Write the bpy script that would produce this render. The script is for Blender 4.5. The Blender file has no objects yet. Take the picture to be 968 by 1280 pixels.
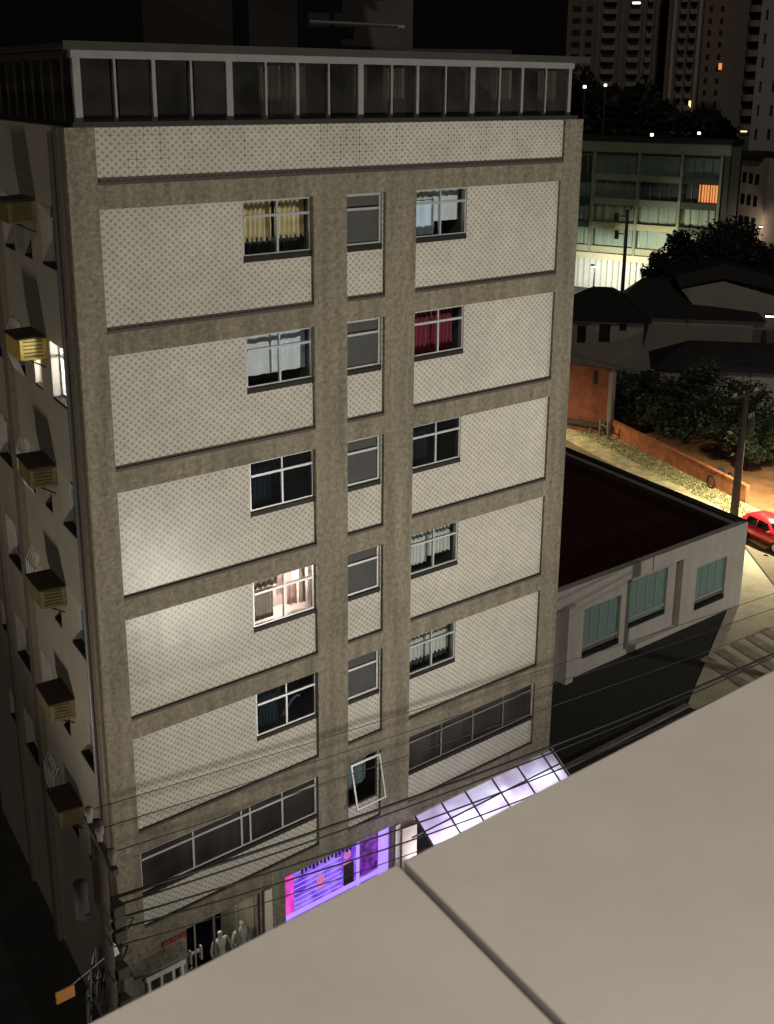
import bpy, math, random
from mathutils import Vector
random.seed(7)
R_=math.radians
scn=bpy.context.scene; col=scn.collection
GZ=-21.5
# ---------------------------------------------------------------- camera numbers
F,YAW,PIT,ROLL=1583.37,0.7301,0.3249,0.0082
CAM=Vector((-12.851,-22.976,1.916))
fw=Vector((math.sin(YAW)*math.cos(PIT),math.cos(YAW)*math.cos(PIT),-math.sin(PIT)))
r0=Vector((math.cos(YAW),-math.sin(YAW),0)); u0_=r0.cross(fw)
RV=r0*math.cos(ROLL)+u0_*math.sin(ROLL); UV=-r0*math.sin(ROLL)+u0_*math.cos(ROLL)
def ray(x,y): return fw+RV*((x-484)/F)-UV*((y-640)/F)
def at(x,y,D):
    d=ray(x,y); return CAM+d*(D/math.hypot(d.x,d.y))
def gnd(x,y,z=GZ):
    d=ray(x,y); return CAM+d*((z-CAM.z)/d.z)

# ---------------------------------------------------------------- materials
M={}
def lin(c):
    return tuple(((v/255)/12.92 if v/255<=.04045 else ((v/255+.055)/1.055)**2.4) for v in c)
def mat(name,color=(.5,.5,.5),rough=.7,metal=0,spec=.5,noise=0,nscale=3,bump=0,bscale=40,emit=None,estr=0,streak=0):
    m=bpy.data.materials.new(name); m.use_nodes=True; nt=m.node_tree; N=nt.nodes; L=nt.links
    b=N['Principled BSDF']; b.inputs['Base Color'].default_value=(*color,1); b.inputs['Roughness'].default_value=rough
    b.inputs['Metallic'].default_value=metal; b.inputs['Specular IOR Level'].default_value=spec
    tc=N.new('ShaderNodeTexCoord')
    if noise:
        n=N.new('ShaderNodeTexNoise'); n.inputs['Scale'].default_value=nscale; n.inputs['Detail'].default_value=7; n.inputs['Roughness'].default_value=.65
        L.new(tc.outputs['Object'],n.inputs['Vector'])
        mr=N.new('ShaderNodeMapRange'); mr.inputs[1].default_value=.3; mr.inputs[2].default_value=.7; mr.inputs[3].default_value=1-noise; mr.inputs[4].default_value=1+noise
        L.new(n.outputs['Fac'],mr.inputs[0])
        fac=mr.outputs[0]
        if streak:
            mp=N.new('ShaderNodeMapping'); mp.inputs['Scale'].default_value=(1.5,1.5,.12); L.new(tc.outputs['Object'],mp.inputs[0])
            n2=N.new('ShaderNodeTexNoise'); n2.inputs['Scale'].default_value=2; n2.inputs['Detail'].default_value=5; L.new(mp.outputs[0],n2.inputs['Vector'])
            m2=N.new('ShaderNodeMapRange'); m2.inputs[1].default_value=.35; m2.inputs[2].default_value=.65; m2.inputs[3].default_value=1-streak; m2.inputs[4].default_value=1+streak*.4
            L.new(n2.outputs['Fac'],m2.inputs[0]); mm=N.new('ShaderNodeMath'); mm.operation='MULTIPLY'; L.new(fac,mm.inputs[0]); L.new(m2.outputs[0],mm.inputs[1]); fac=mm.outputs[0]
        v=N.new('ShaderNodeVectorMath'); v.operation='SCALE'; v.inputs[0].default_value=color; L.new(fac,v.inputs['Scale']); L.new(v.outputs[0],b.inputs['Base Color'])
    if bump:
        n=N.new('ShaderNodeTexNoise'); n.inputs['Scale'].default_value=bscale; n.inputs['Detail'].default_value=6; L.new(tc.outputs['Object'],n.inputs['Vector'])
        bp=N.new('ShaderNodeBump'); bp.inputs['Strength'].default_value=bump; bp.inputs['Distance'].default_value=.03; L.new(n.outputs['Fac'],bp.inputs['Height']); L.new(bp.outputs[0],b.inputs['Normal'])
    if emit: b.inputs['Emission Color'].default_value=(*emit,1); b.inputs['Emission Strength'].default_value=estr
    M[name]=m; return m
def glass(name,tint=(.8,.85,.85),rough=.03,ior=1.5,base=0):
    m=bpy.data.materials.new(name); m.use_nodes=True; nt=m.node_tree; N=nt.nodes; L=nt.links; N.remove(N['Principled BSDF'])
    t=N.new('ShaderNodeBsdfTransparent'); t.inputs[0].default_value=(*tint,1); g=N.new('ShaderNodeBsdfGlossy'); g.inputs['Roughness'].default_value=rough
    f=N.new('ShaderNodeFresnel'); f.inputs[0].default_value=ior; mx=N.new('ShaderNodeMixShader')
    a=N.new('ShaderNodeMath'); a.inputs[1].default_value=base; ge=N.new('ShaderNodeNewGeometry'); k=N.new('ShaderNodeMath'); k.operation='SUBTRACT'; k.inputs[0].default_value=1; L.new(ge.outputs['Backfacing'],k.inputs[1]); q=N.new('ShaderNodeMath'); q.operation='MULTIPLY'; L.new(f.outputs[0],q.inputs[0]); L.new(k.outputs[0],q.inputs[1]); L.new(q.outputs[0],a.inputs[0]); L.new(a.outputs[0],mx.inputs[0]); L.new(t.outputs[0],mx.inputs[1]); L.new(g.outputs[0],mx.inputs[2]); L.new(mx.outputs[0],N['Material Output'].inputs[0])
    M[name]=m
def emis(name,color,s):
    return mat(name,(.0,.0,.0),emit=color,estr=s,rough=.6)

def tile_mat(name,size=.2,base=(.53,.515,.46),dot=(.2,.17,.125),grout=(.24,.215,.165),dots=True,rough=.22,ang=0,dirt=True,var=.05):
    """glazed wall tiles on a vertical wall: u along the wall, z up"""
    m=bpy.data.materials.new(name); m.use_nodes=True; nt=m.node_tree; N=nt.nodes; L=nt.links; b=N['Principled BSDF']
    def V(op,*a):
        n=N.new('ShaderNodeVectorMath'); n.operation=op
        for i,x in enumerate(a):
            if hasattr(x,'links'): L.new(x,n.inputs[i])
            else: n.inputs[i].default_value=x
        return n
    def S(op,*a,clamp=False):
        n=N.new('ShaderNodeMath'); n.operation=op; n.use_clamp=clamp
        for i,x in enumerate(a):
            if hasattr(x,'links'): L.new(x,n.inputs[i])
            else: n.inputs[i].default_value=x
        return n.outputs[0]
    tc=N.new('ShaderNodeTexCoord'); rot=N.new('ShaderNodeMapping'); rot.inputs['Rotation'].default_value=(0,0,ang); L.new(tc.outputs['Object'],rot.inputs[0])
    sx=N.new('ShaderNodeSeparateXYZ'); L.new(rot.outputs[0],sx.inputs[0])
    u=S('DIVIDE',sx.outputs[0],size); v=S('DIVIDE',sx.outputs[2],size*(.82 if dots else 1))
    fu=S('FRACT',u); fv=S('FRACT',v)
    cell=N.new('ShaderNodeCombineXYZ'); L.new(S('FLOOR',u),cell.inputs[0]); L.new(S('FLOOR',v),cell.inputs[1])
    wn=N.new('ShaderNodeTexWhiteNoise'); wn.noise_dimensions='2D'; L.new(cell.outputs[0],wn.inputs['Vector'])
    # distance to grout
    du=S('ABSOLUTE',S('SUBTRACT',fu,.5)); dv=S('ABSOLUTE',S('SUBTRACT',fv,.5))
    edge=S('GREATER_THAN',S('MAXIMUM',du,dv),.485)
    c1=S('SQRT',S('ADD',S('MULTIPLY',du,du),S('MULTIPLY',dv,dv)))             # to the tile's centre
    eu=S('SUBTRACT',.5,du); ev=S('SUBTRACT',.5,dv)
    c2=S('SQRT',S('ADD',S('MULTIPLY',eu,eu),S('MULTIPLY',ev,ev)))             # to the corners
    colr=N.new('ShaderNodeMix'); colr.data_type='RGBA'; colr.inputs['A'].default_value=(*base,1); colr.inputs['B'].default_value=(*dot,1)
    if dots:
        d1=S('MULTIPLY',S('SUBTRACT',.34,c1,),5,clamp=True); d2=S('MULTIPLY',S('SUBTRACT',.32,c2),5,clamp=True)
        lobes=S('MULTIPLY',S('SUBTRACT',.055,S('ABSOLUTE',S('SUBTRACT',S('ADD',du,dv),.5))),6,clamp=True)
        L.new(S('ADD',S('MULTIPLY',S('MAXIMUM',d1,d2),.62),S('MULTIPLY',lobes,.10)),colr.inputs['Factor'])
    else: colr.inputs['Factor'].default_value=0
    g=N.new('ShaderNodeMix'); g.data_type='RGBA'; L.new(colr.outputs['Result'],g.inputs['A']); g.inputs['B'].default_value=(*grout,1); L.new(S('MULTIPLY',edge,.45),g.inputs['Factor'])
    nz=N.new('ShaderNodeTexNoise'); nz.inputs['Scale'].default_value=.7; nz.inputs['Detail'].default_value=6; L.new(tc.outputs['Object'],nz.inputs['Vector'])
    f=S('ADD',S('MULTIPLY',nz.outputs['Fac'],.42),.79)
    f=S('MULTIPLY',f,S('ADD',1-var,S('MULTIPLY',wn.outputs['Value'],2*var)))
    if dirt:                                                                   # dirty joints high on the parapet, where water runs
        mp=N.new('ShaderNodeMapping'); mp.inputs['Scale'].default_value=(2.2,2.2,.9); L.new(tc.outputs['Object'],mp.inputs[0])
        n3=N.new('ShaderNodeTexNoise'); n3.inputs['Scale'].default_value=1.1; n3.inputs['Detail'].default_value=4; L.new(mp.outputs[0],n3.inputs['Vector'])
        e2=S('GREATER_THAN',S('MAXIMUM',du,dv),.462)
        k=S('MULTIPLY',S('MULTIPLY',S('SUBTRACT',n3.outputs['Fac'],.47),9,clamp=True),e2)
        hi=S('MULTIPLY',S('ADD',sx.outputs[2],-21.55),2.5,clamp=True)
        f=S('MULTIPLY',f,S('SUBTRACT',1,S('MULTIPLY',S('MULTIPLY',k,hi),.55)))
    sc=V('SCALE',g.outputs['Result']); L.new(f,sc.inputs['Scale']); L.new(sc.outputs[0],b.inputs['Base Color'])
    b.inputs['Roughness'].default_value=rough; b.inputs['Specular IOR Level'].default_value=.085
    # each tile set a touch out of true
    geo=N.new('ShaderNodeNewGeometry'); w=V('SUBTRACT',wn.outputs['Color'],(.5,.5,.5)); w2=V('SCALE',w.outputs[0]); w2.inputs['Scale'].default_value=.016
    nn=V('NORMALIZE',V('ADD',geo.outputs['Normal'],w2.outputs[0]).outputs[0]); L.new(nn.outputs[0],b.inputs['Normal'])
    M[name]=m; return m

tile_mat('tile',.19,rough=.27)
tile_mat('side_tile',.3,base=(.33,.3,.25),grout=(.12,.11,.09),dots=False,rough=.3,ang=-(math.pi/2-R_(13)),dirt=False,var=.03)
mat('brown',(.2,.176,.128),.85,noise=.42,nscale=8,bump=1,bscale=11,streak=.28)
mat('brown_dark',(.14,.115,.085),.85,noise=.2,nscale=4,bump=.5,bscale=26)
mat('sill',(.013,.011,.009),.6,spec=.2,noise=.2)
mat('trim',(.05,.042,.03),.7,noise=.2)
mat('alu',(.42,.43,.44),.4,metal=.3,noise=.06)
mat('alu_dull',(.17,.17,.165),.5,metal=.3,noise=.1)
mat('alu_gallery',(.27,.27,.265),.5,metal=.2,noise=.12,nscale=4)
mat('alu_white',(.62,.62,.6),.45,noise=.05)
mat('room',(.09,.088,.085),.9)
mat('room_light',(.55,.5,.46),.9)
mat('stair_wall',(.30,.29,.27),.9,noise=.1)
mat('blackish',(.012,.012,.012),.7)
mat('roof_dark',(.014,.013,.013),.8,noise=.25,nscale=2)
mat('roof_grey',(.035,.03,.027),.85,noise=.2,nscale=1.5)
mat('frosted',(.085,.086,.085),.14,noise=.12,nscale=1.5)
def greyed_glass(name,tint,grey_mix,fac):  # flat grey mixed in to stand for the panes' reflection
    glass(name,tint); nt=M[name].node_tree; N=nt.nodes; L=nt.links; out=N['Material Output']; src=out.inputs[0].links[0].from_socket
    d=N.new('ShaderNodeBsdfDiffuse'); d.inputs[0].default_value=(*grey_mix,1); mx=N.new('ShaderNodeMixShader'); tc=N.new('ShaderNodeTexCoord'); nz=N.new('ShaderNodeTexNoise'); nz.inputs['Scale'].default_value=.9; nz.inputs['Detail'].default_value=4
    L.new(tc.outputs['Object'],nz.inputs[0]); mr=N.new('ShaderNodeMapRange'); mr.inputs[1].default_value=.35; mr.inputs[2].default_value=.65; mr.inputs[3].default_value=fac*.5; mr.inputs[4].default_value=fac*1.5
    L.new(nz.outputs['Fac'],mr.inputs[0]); L.new(mr.outputs[0],mx.inputs[0]); L.new(src,mx.inputs[1]); L.new(d.outputs[0],mx.inputs[2]); L.new(mx.outputs[0],out.inputs[0])
glass('pane',(.95,.97,.97)); glass('pane_dark',(.62,.66,.7),.04,1.5); glass('pane_smoke_plain',(.5,.5,.5),.05,1.5,.01)
for n,c in dict(cur_beige=(.62,.52,.3),cur_white=(.62,.66,.7),cur_blue=(.62,.75,.9),cur_red=(.17,.015,.03),cur_navy=(.05,.075,.1),cur_black=(.02,.022,.025),cur_grey=(.5,.52,.5),cur_pink=(.75,.5,.45),cur_brown=(.4,.32,.27),cur_teal=(.1,.15,.17),green_glass=(.17,.28,.24)).items():
    mat(n,c,.9,noise=.1,nscale=4)
greyed_glass('pane_greyed',(.6,.6,.6),(.16,.15,.135),.11); greyed_glass('pane_dark',(.6,.64,.68),(.25,.25,.25),.02); greyed_glass('pane_mezzanine',(.5,.5,.5),(.22,.19,.18),.14); greyed_glass('green_pane',(.3,.55,.48),(.3,.45,.38),.5)
mat('ledge',(.36,.33,.292),.85,noise=.17,nscale=1.3,bump=.1,bscale=260,streak=.0)
mat('joint',(.05,.042,.038),.8)
mat('asphalt',(.045,.044,.042),.75,noise=.3,nscale=1.2,bump=.3,bscale=30)
mat('ground',(.03,.03,.026),.9,noise=.3,nscale=.3)
mat('yard',(.028,.027,.025),.85,noise=.2,nscale=1)
mat('olive_road',(.16,.14,.085),.8,noise=.25,nscale=1,bump=.3)
mat('pale_paving',(.5,.46,.34),.8,noise=.22,nscale=.9,bump=.3,bscale=12)
mat('road_paint',(.5,.47,.4),.7,noise=.35,nscale=3)
mat('kerb',(.2,.19,.17),.85,noise=.2)
mat('annex_wall',(.47,.445,.4),.8,noise=.08,nscale=1.2,streak=.07,bump=.15)
mat('annex_roof',(.045,.013,.011),.9,spec=.1,noise=.35,nscale=1.3)
mat('terracotta_dim',(.2,.065,.032),.85,noise=.4,nscale=1.6)
mat('terracotta',(.46,.17,.07),.85,noise=.45,nscale=1.6,bump=.5,bscale=8)
mat('orange_dirt',(.34,.17,.07),.95,noise=.4,nscale=.8,bump=.6,bscale=3)
mat('grass_soil',(.5,.45,.26),.95,noise=.5,nscale=1.5,bump=.8,bscale=6)
mat('blade',(.2,.22,.08),.7,noise=.4,nscale=2)
mat('leaf',(.028,.042,.02),.55,noise=.5,nscale=.9)
mat('leaf2',(.03,.046,.018),.5,noise=.4,nscale=.9)
mat('leaf_dark',(.01,.013,.008),.7,noise=.4)
mat('bark',(.06,.045,.035),.9,noise=.3)
mat('concrete',(.2,.19,.165),.9,noise=.2,nscale=2)
mat('cable',(.01,.01,.01),.6)
mat('porcelain',(.5,.49,.45),.4)
mat('ac_unlit',(.13,.11,.045),.6,noise=.4,nscale=5)
mat('ac_window_lit',(.4,.31,.06),.55,noise=.3,nscale=6)  # lit copy: the side window's glow is put into the colour
mat('ac_slot',(.09,.065,.02),.6)
mat('ac_cover',(.03,.018,.012),.85,noise=.4)
mat('car_red',(.62,.018,.025),.25,spec=.8)
mat('tyre',(.012,.012,.012),.8); mat('rim',(.4,.4,.4),.35,metal=.7)
mat('car_glass',(.01,.012,.014),.08,spec=.8)
mat('green_wall',(.19,.2,.135),.85,noise=.12,nscale=.4)
mat('green_dark',(.03,.035,.025),.7); mat('green_win',(.12,.17,.14),.3,noise=.25,nscale=.6)
mat('green_cur',(.2,.25,.19),.8)
mat('band_cream',(.3,.28,.17),.8,noise=.1)
mat('cream_wall',(.5,.44,.3),.8,noise=.1)
mat('white_wall',(.6,.6,.58),.8,noise=.12,nscale=.4)
mat('house_wall',(.25,.22,.19),.9,noise=.15,nscale=.5)
mat('pink_wall',(.3,.25,.215),.9,noise=.2,nscale=.4)
mat('tower_brown',(.15,.12,.10),.9,noise=.1,nscale=.1); mat('tower_rib',(.2,.165,.14),.9); mat('tower_rib_pink',(.42,.32,.26),.9)
mat('tower_balcony',(.24,.21,.185),.8); mat('tower_tan',(.2,.15,.115),.9,noise=.1,nscale=.1); mat('tower_grey',(.15,.145,.14),.9); mat('tower_lilac',(.3,.28,.3),.9,noise=.08,nscale=.1)
mat('tower_win',(.012,.011,.011),.3)
emis('lit_warm',(1,.36,.1),.9); emis('lit_yellow',(1,.75,.35),2.5); emis('lit_white',(1,.95,.88),6); emis('lamp_glow',(1,.96,.86),60); emis('tube',(.85,.9,1),14)
emis('small_glow',(.95,1,.9),2.5)
mat('white_metal',(.55,.54,.5),.5,noise=.1)
mat('mannequin',(.4,.39,.34),.5)
mat('shop_back',(.2,.18,.12),.85,noise=.3,nscale=1.2)
mat('red_sign',(.2,.03,.02),.7)
mat('orange_sign',(.62,.26,.06),.6,noise=.2)
mat('pillar_white',(.6,.56,.48),.7)

# wavy backlit purple panel, canopy sheet
def purple(name,c1,c2,s,scale=2.5):
    m=mat(name,(.03,.0,.06)); nt=m.node_tree; N=nt.nodes; L=nt.links; b=N['Principled BSDF']
    tc=N.new('ShaderNodeTexCoord'); n=N.new('ShaderNodeTexNoise'); n.inputs['Scale'].default_value=scale; n.inputs['Detail'].default_value=5; L.new(tc.outputs['Object'],n.inputs['Vector'])
    r=N.new('ShaderNodeValToRGB'); r.color_ramp.elements[0].position=.38; r.color_ramp.elements[0].color=(*c1,1); r.color_ramp.elements[1].position=.64; r.color_ramp.elements[1].color=(*c2,1)
    L.new(n.outputs['Fac'],r.inputs[0]); L.new(r.outputs[0],b.inputs['Emission Color']); b.inputs['Emission Strength'].default_value=s
purple('purple_lit',(.13,.035,.62),(.36,.2,1),.95,2.2)
purple('violet_photo',(.03,.004,.09),(.3,.03,.6),.75,5)
purple('pink_lit',(.75,.03,.5),(1,.1,.7),.9,3)
emis('purple_edge',(.42,.25,1),1.3)
emis('logo_orange',(.8,.2,.25),.9)
m=bpy.data.materials.new('canopy_sheet'); m.use_nodes=True; N=m.node_tree.nodes; L=m.node_tree.links; N.remove(N['Principled BSDF'])
d=N.new('ShaderNodeBsdfDiffuse'); d.inputs[0].default_value=(.5,.47,.5,1); t=N.new('ShaderNodeBsdfTranslucent'); tp=N.new('ShaderNodeBsdfTransparent'); tp.inputs[0].default_value=(.7,.7,.75,1)
tc=N.new('ShaderNodeTexCoord'); nz=N.new('ShaderNodeTexNoise'); nz.inputs['Scale'].default_value=1.3; nz.inputs['Detail'].default_value=5; L.new(tc.outputs['Object'],nz.inputs[0])
rp=N.new('ShaderNodeValToRGB'); rp.color_ramp.elements[0].color=(.62,.55,.66,1); rp.color_ramp.elements[1].color=(.85,.85,.9,1); rp.color_ramp.elements[0].position=.35; rp.color_ramp.elements[1].position=.65
L.new(nz.outputs['Fac'],rp.inputs[0]); L.new(rp.outputs[0],t.inputs[0])
m1=N.new('ShaderNodeMixShader'); m1.inputs[0].default_value=.7; m2=N.new('ShaderNodeMixShader'); m2.inputs[0].default_value=.18
L.new(d.outputs[0],m1.inputs[1]); L.new(t.outputs[0],m1.inputs[2]); L.new(m1.outputs[0],m2.inputs[1]); L.new(tp.outputs[0],m2.inputs[2]); L.new(m2.outputs[0],N['Material Output'].inputs[0]); M['canopy_sheet']=m

# ---------------------------------------------------------------- mesh helpers
class Fr:
    """frame on a vertical wall: u along it, d outwards, z up"""
    def __init__(s,o,u,n): s.o=Vector(o); s.u=Vector(u).normalized(); s.n=Vector(n).normalized()
    def p(s,u,d,z): return Vector((s.o.x+s.u.x*u+s.n.x*d, s.o.y+s.u.y*u+s.n.y*d, z))
class MB:
    def __init__(s): s.v=[]; s.f=[]; s.sm=False
    def quad(s,*ps):
        i=len(s.v); s.v+= [tuple(p) for p in ps]; s.f.append(tuple(range(i,i+len(ps)))); return s
    def hexa(s,P):
        i=len(s.v); s.v+=[tuple(p) for p in P]
        for f in ((0,3,2,1),(4,5,6,7),(0,1,5,4),(1,2,6,5),(2,3,7,6),(3,0,4,7)): s.f.append(tuple(i+k for k in f))
        return s
    def box(s,x0,x1,y0,y1,z0,z1):
        s.hexa([(x0,y0,z0),(x1,y0,z0),(x1,y1,z0),(x0,y1,z0),(x0,y0,z1),(x1,y0,z1),(x1,y1,z1),(x0,y1,z1)])
        return s
    def fbox(s,fr,u0,u1,d0,d1,z0,z1):
        s.hexa([fr.p(u0,d1,z0),fr.p(u1,d1,z0),fr.p(u1,d0,z0),fr.p(u0,d0,z0),fr.p(u0,d1,z1),fr.p(u1,d1,z1),fr.p(u1,d0,z1),fr.p(u0,d0,z1)])
        return s
    def prism(s,pts,z0,z1):
        n=len(pts); i=len(s.v); s.v+=[(p[0],p[1],z0) for p in pts]+[(p[0],p[1],z1) for p in pts]
        s.f.append(tuple(i+k for k in reversed(range(n)))); s.f.append(tuple(i+n+k for k in range(n)))
        for k in range(n): s.f.append((i+k,i+(k+1)%n,i+n+(k+1)%n,i+n+k))
        return s
    def tube(s,pts,r,seg=8,r1=None,cap=True):
        pts=[Vector(p) for p in pts]; n=len(pts); i0=len(s.v)
        for k,p in enumerate(pts):
            t=(pts[min(k+1,n-1)]-pts[max(k-1,0)]).normalized()
            a=t.cross(Vector((0,0,1))) if abs(t.z)<.95 else t.cross(Vector((1,0,0)))
            a.normalize(); b=t.cross(a); rr=r if r1 is None else r+(r1-r)*k/(n-1)
            for j in range(seg):
                an=2*math.pi*j/seg; s.v.append(tuple(p+a*math.cos(an)*rr+b*math.sin(an)*rr))
        for k in range(n-1):
            for j in range(seg):
                a=i0+k*seg+j; b=i0+k*seg+(j+1)%seg; s.f.append((a,b,b+seg,a+seg))
        if cap:
            s.f.append(tuple(i0+j for j in reversed(range(seg)))); s.f.append(tuple(i0+(n-1)*seg+j for j in range(seg)))
        return s
    def holes(s,fr,u0,u1,z0,z1,dF,dB,hs):
        us=sorted({u0,u1,*[h[i] for h in hs for i in (0,1)]}); zs=sorted({z0,z1,*[h[i] for h in hs for i in (2,3)]})
        us=[u for u in us if u0<=u<=u1]; zs=[z for z in zs if z0<=z<=z1]
        def solid(i,j):
            if i<0 or j<0 or i>=len(us)-1 or j>=len(zs)-1: return False
            cu=(us[i]+us[i+1])/2; cz=(zs[j]+zs[j+1])/2
            return not any(h[0]<cu<h[1] and h[2]<cz<h[3] for h in hs)
        for i in range(len(us)-1):
            for j in range(len(zs)-1):
                if not solid(i,j): continue
                a,b,c,e=us[i],us[i+1],zs[j],zs[j+1]; p=fr.p
                s.quad(p(a,dF,c),p(b,dF,c),p(b,dF,e),p(a,dF,e)); s.quad(p(b,dB,c),p(a,dB,c),p(a,dB,e),p(b,dB,e))
                if not solid(i-1,j): s.quad(p(a,dB,c),p(a,dF,c),p(a,dF,e),p(a,dB,e))
                if not solid(i+1,j): s.quad(p(b,dF,c),p(b,dB,c),p(b,dB,e),p(b,dF,e))
                if not solid(i,j-1): s.quad(p(a,dB,c),p(b,dB,c),p(b,dF,c),p(a,dF,c))
                if not solid(i,j+1): s.quad(p(a,dF,e),p(b,dF,e),p(b,dB,e),p(a,dB,e))
        return s
    def curtain(s,fr,u0,u1,z0,z1,d,waves=6,amp=.03,flare=0):
        n=max(8,int(waves*6)); i0=len(s.v); rows=4; ph=random.random()*6
        for j in range(rows):
            t=j/(rows-1); z=z1+(z0-z1)*t
            for i in range(n+1):
                a=i/n; s.v.append(tuple(fr.p(u0+(u1-u0)*a, d+amp*(.5+.5*t)*math.sin(ph+a*waves*6.283+.6*math.sin(a*11+t)), z+flare*t*math.sin(a*waves*3+ph))))
        for j in range(rows-1):
            for i in range(n):
                a=i0+j*(n+1)+i; s.f.append((a,a+n+1,a+n+2,a+1))
        s.sm=True; return s
    def build(s,name,m,parent=None,smooth=None,bevel=0):
        root=parent
        while root is not None and root.parent is not None: root=root.parent
        off=Vector(root.location) if root is not None else Vector((0,0,0))
        me=bpy.data.meshes.new(name)
        if root is None:
            xs=[v[0] for v in s.v]; ys=[v[1] for v in s.v]; off=Vector(((min(xs)+max(xs))/2,(min(ys)+max(ys))/2,min(v[2] for v in s.v)))
        me.from_pydata([(v[0]-off.x,v[1]-off.y,v[2]-off.z) for v in s.v],[],s.f); me.update()
        me.materials.append(M[m]); o=bpy.data.objects.new(name,me); col.objects.link(o)
        if root is None: o.location=off
        else:
            o.parent=parent
        if s.sm if smooth is None else smooth: me.polygons.foreach_set('use_smooth',[True]*len(me.polygons))
        if bevel:
            b=o.modifiers.new('b','BEVEL'); b.width=bevel; b.segments=3; b.limit_method='ANGLE'
        return o
def tag(o,label,cat,group=None):
    o['label']=label; o['category']=cat
    if group: o['group']=group
    return o
def thing(name,label,cat,loc,group=None):
    o=bpy.data.objects.new(name,None); col.objects.link(o); o.location=loc; o.empty_display_size=.3
    return tag(o,label,cat,group)
def struct(name,mb,m,kind='structure'):
    o=mb.build(name,m); o['kind']=kind; return o
def copy_tree(o,parent=None):
    c=o.copy(); col.objects.link(c); c.parent=parent
    for ch in list(o.children): copy_tree(ch,c)
    return c
def light(kind,name,loc,energy,color,target=None,size=.3,parent=None,spot=None,blend=1,sy=None):
    l=bpy.data.lights.new(name,kind); l.energy=energy; l.color=color
    if kind=='AREA':
        l.size=size
        if sy: l.shape='RECTANGLE'; l.size_y=sy
    else: l.shadow_soft_size=size
    if spot: l.spot_size=R_(spot); l.spot_blend=blend
    o=bpy.data.objects.new(name,l); col.objects.link(o); root=parent
    o.location=Vector(loc)-(Vector(root.location) if root else Vector((0,0,0)))
    if root: o.parent=root
    if target is not None:
        o.rotation_euler=(Vector(target)-Vector(loc)).to_track_quat('-Z','Y').to_euler()
    return o

FRONT=Fr((0,0,0),(1,0,0),(0,-1,0))
SA=R_(13); sd=Vector((math.sin(SA),math.cos(SA),0)); sn=Vector((-math.cos(SA),math.sin(SA),0))
SIDE=Fr((-.65,0,0),sd,sn)         # left wall, u runs away from the street corner

# ---------------------------------------------------------------- setting
struct('ground',MB().box(-700,900,-300,1300,GZ-1,GZ),'ground')
struct('main_street',MB().box(-120,39,-19,-3.5,GZ,GZ+.004),'asphalt')
struct('pavement',MB().box(-2.2,14.65,-3.5,2,GZ,GZ+.14),'kerb')
struct('side_street',MB().prism([(-12,-3.4),(-3.2,-3.4),(6,34),(-3,34)],GZ,GZ+.004),'asphalt')
struct('shadowed_forecourt',MB().prism([(14.66,2.86),(26.2,2.86),(36.2,7.6),(14.66,9)],GZ,GZ+.05),'yard')  # near-black colour and diagonal edge stand in for the low building's shadow
struct('street_pavement',MB().box(14.66,26.3,-3.5,2.65,GZ,GZ+.12),'yard')
struct('kerb',MB().box(14.66,26.3,2.65,2.85,GZ,GZ+.22),'kerb')
# pale corner paving beside the low building, its road and shadow stripes painted as bars
struct('corner_paving',MB().prism([(29.5,-3.45),(36,-3.5),(40.3,7.6),(44.4,12.2),(50,24),(42,24),(38,8.2),(36.3,7.6),(26.4,2.86),(26.4,-3.4)],GZ+.004,GZ+.03),'pale_paving')
struct('cross_street',MB().prism([(36,-19),(60,-19),(50.3,16.2),(58.5,37),(80,88),(62,88),(50,24.2),(44.4,12),(40.35,7.5),(36.1,-3.6)],GZ,GZ+.012),'olive_road')
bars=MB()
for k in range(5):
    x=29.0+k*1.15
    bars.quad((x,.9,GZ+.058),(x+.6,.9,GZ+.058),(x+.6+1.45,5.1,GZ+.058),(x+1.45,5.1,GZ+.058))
struct('shadow_bars',bars,'blackish')  # shadow stripes painted on the lit paving as bars
M['shadow_tyre_dark']=mat('shadow_tyre_dark',(.3,.27,.185),.85,noise=.5,nscale=1.2)  # one dark tone for the painted shadow stripes and the tyre marks
bpy.data.objects['shadow_bars'].data.materials[0]=M['shadow_tyre_dark']
arc=MB()
for cx,rad in ((45,8.6),(47.5,9.4)):
    pts=[(cx+rad*math.cos(R_(a)),-.5+rad*math.sin(R_(a))) for a in range(122,181,5)]
    for a,b in zip(pts,pts[1:]):
        q=lambda p,w:(cx+(p[0]-cx)*(1+w/rad),-.5+(p[1]+.5)*(1+w/rad),GZ+.034)
        arc.quad(q(a,-.12),q(b,-.12),q(b,.12),q(a,.12))
o=struct('tyre_marks',arc,'shadow_tyre_dark')

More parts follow.
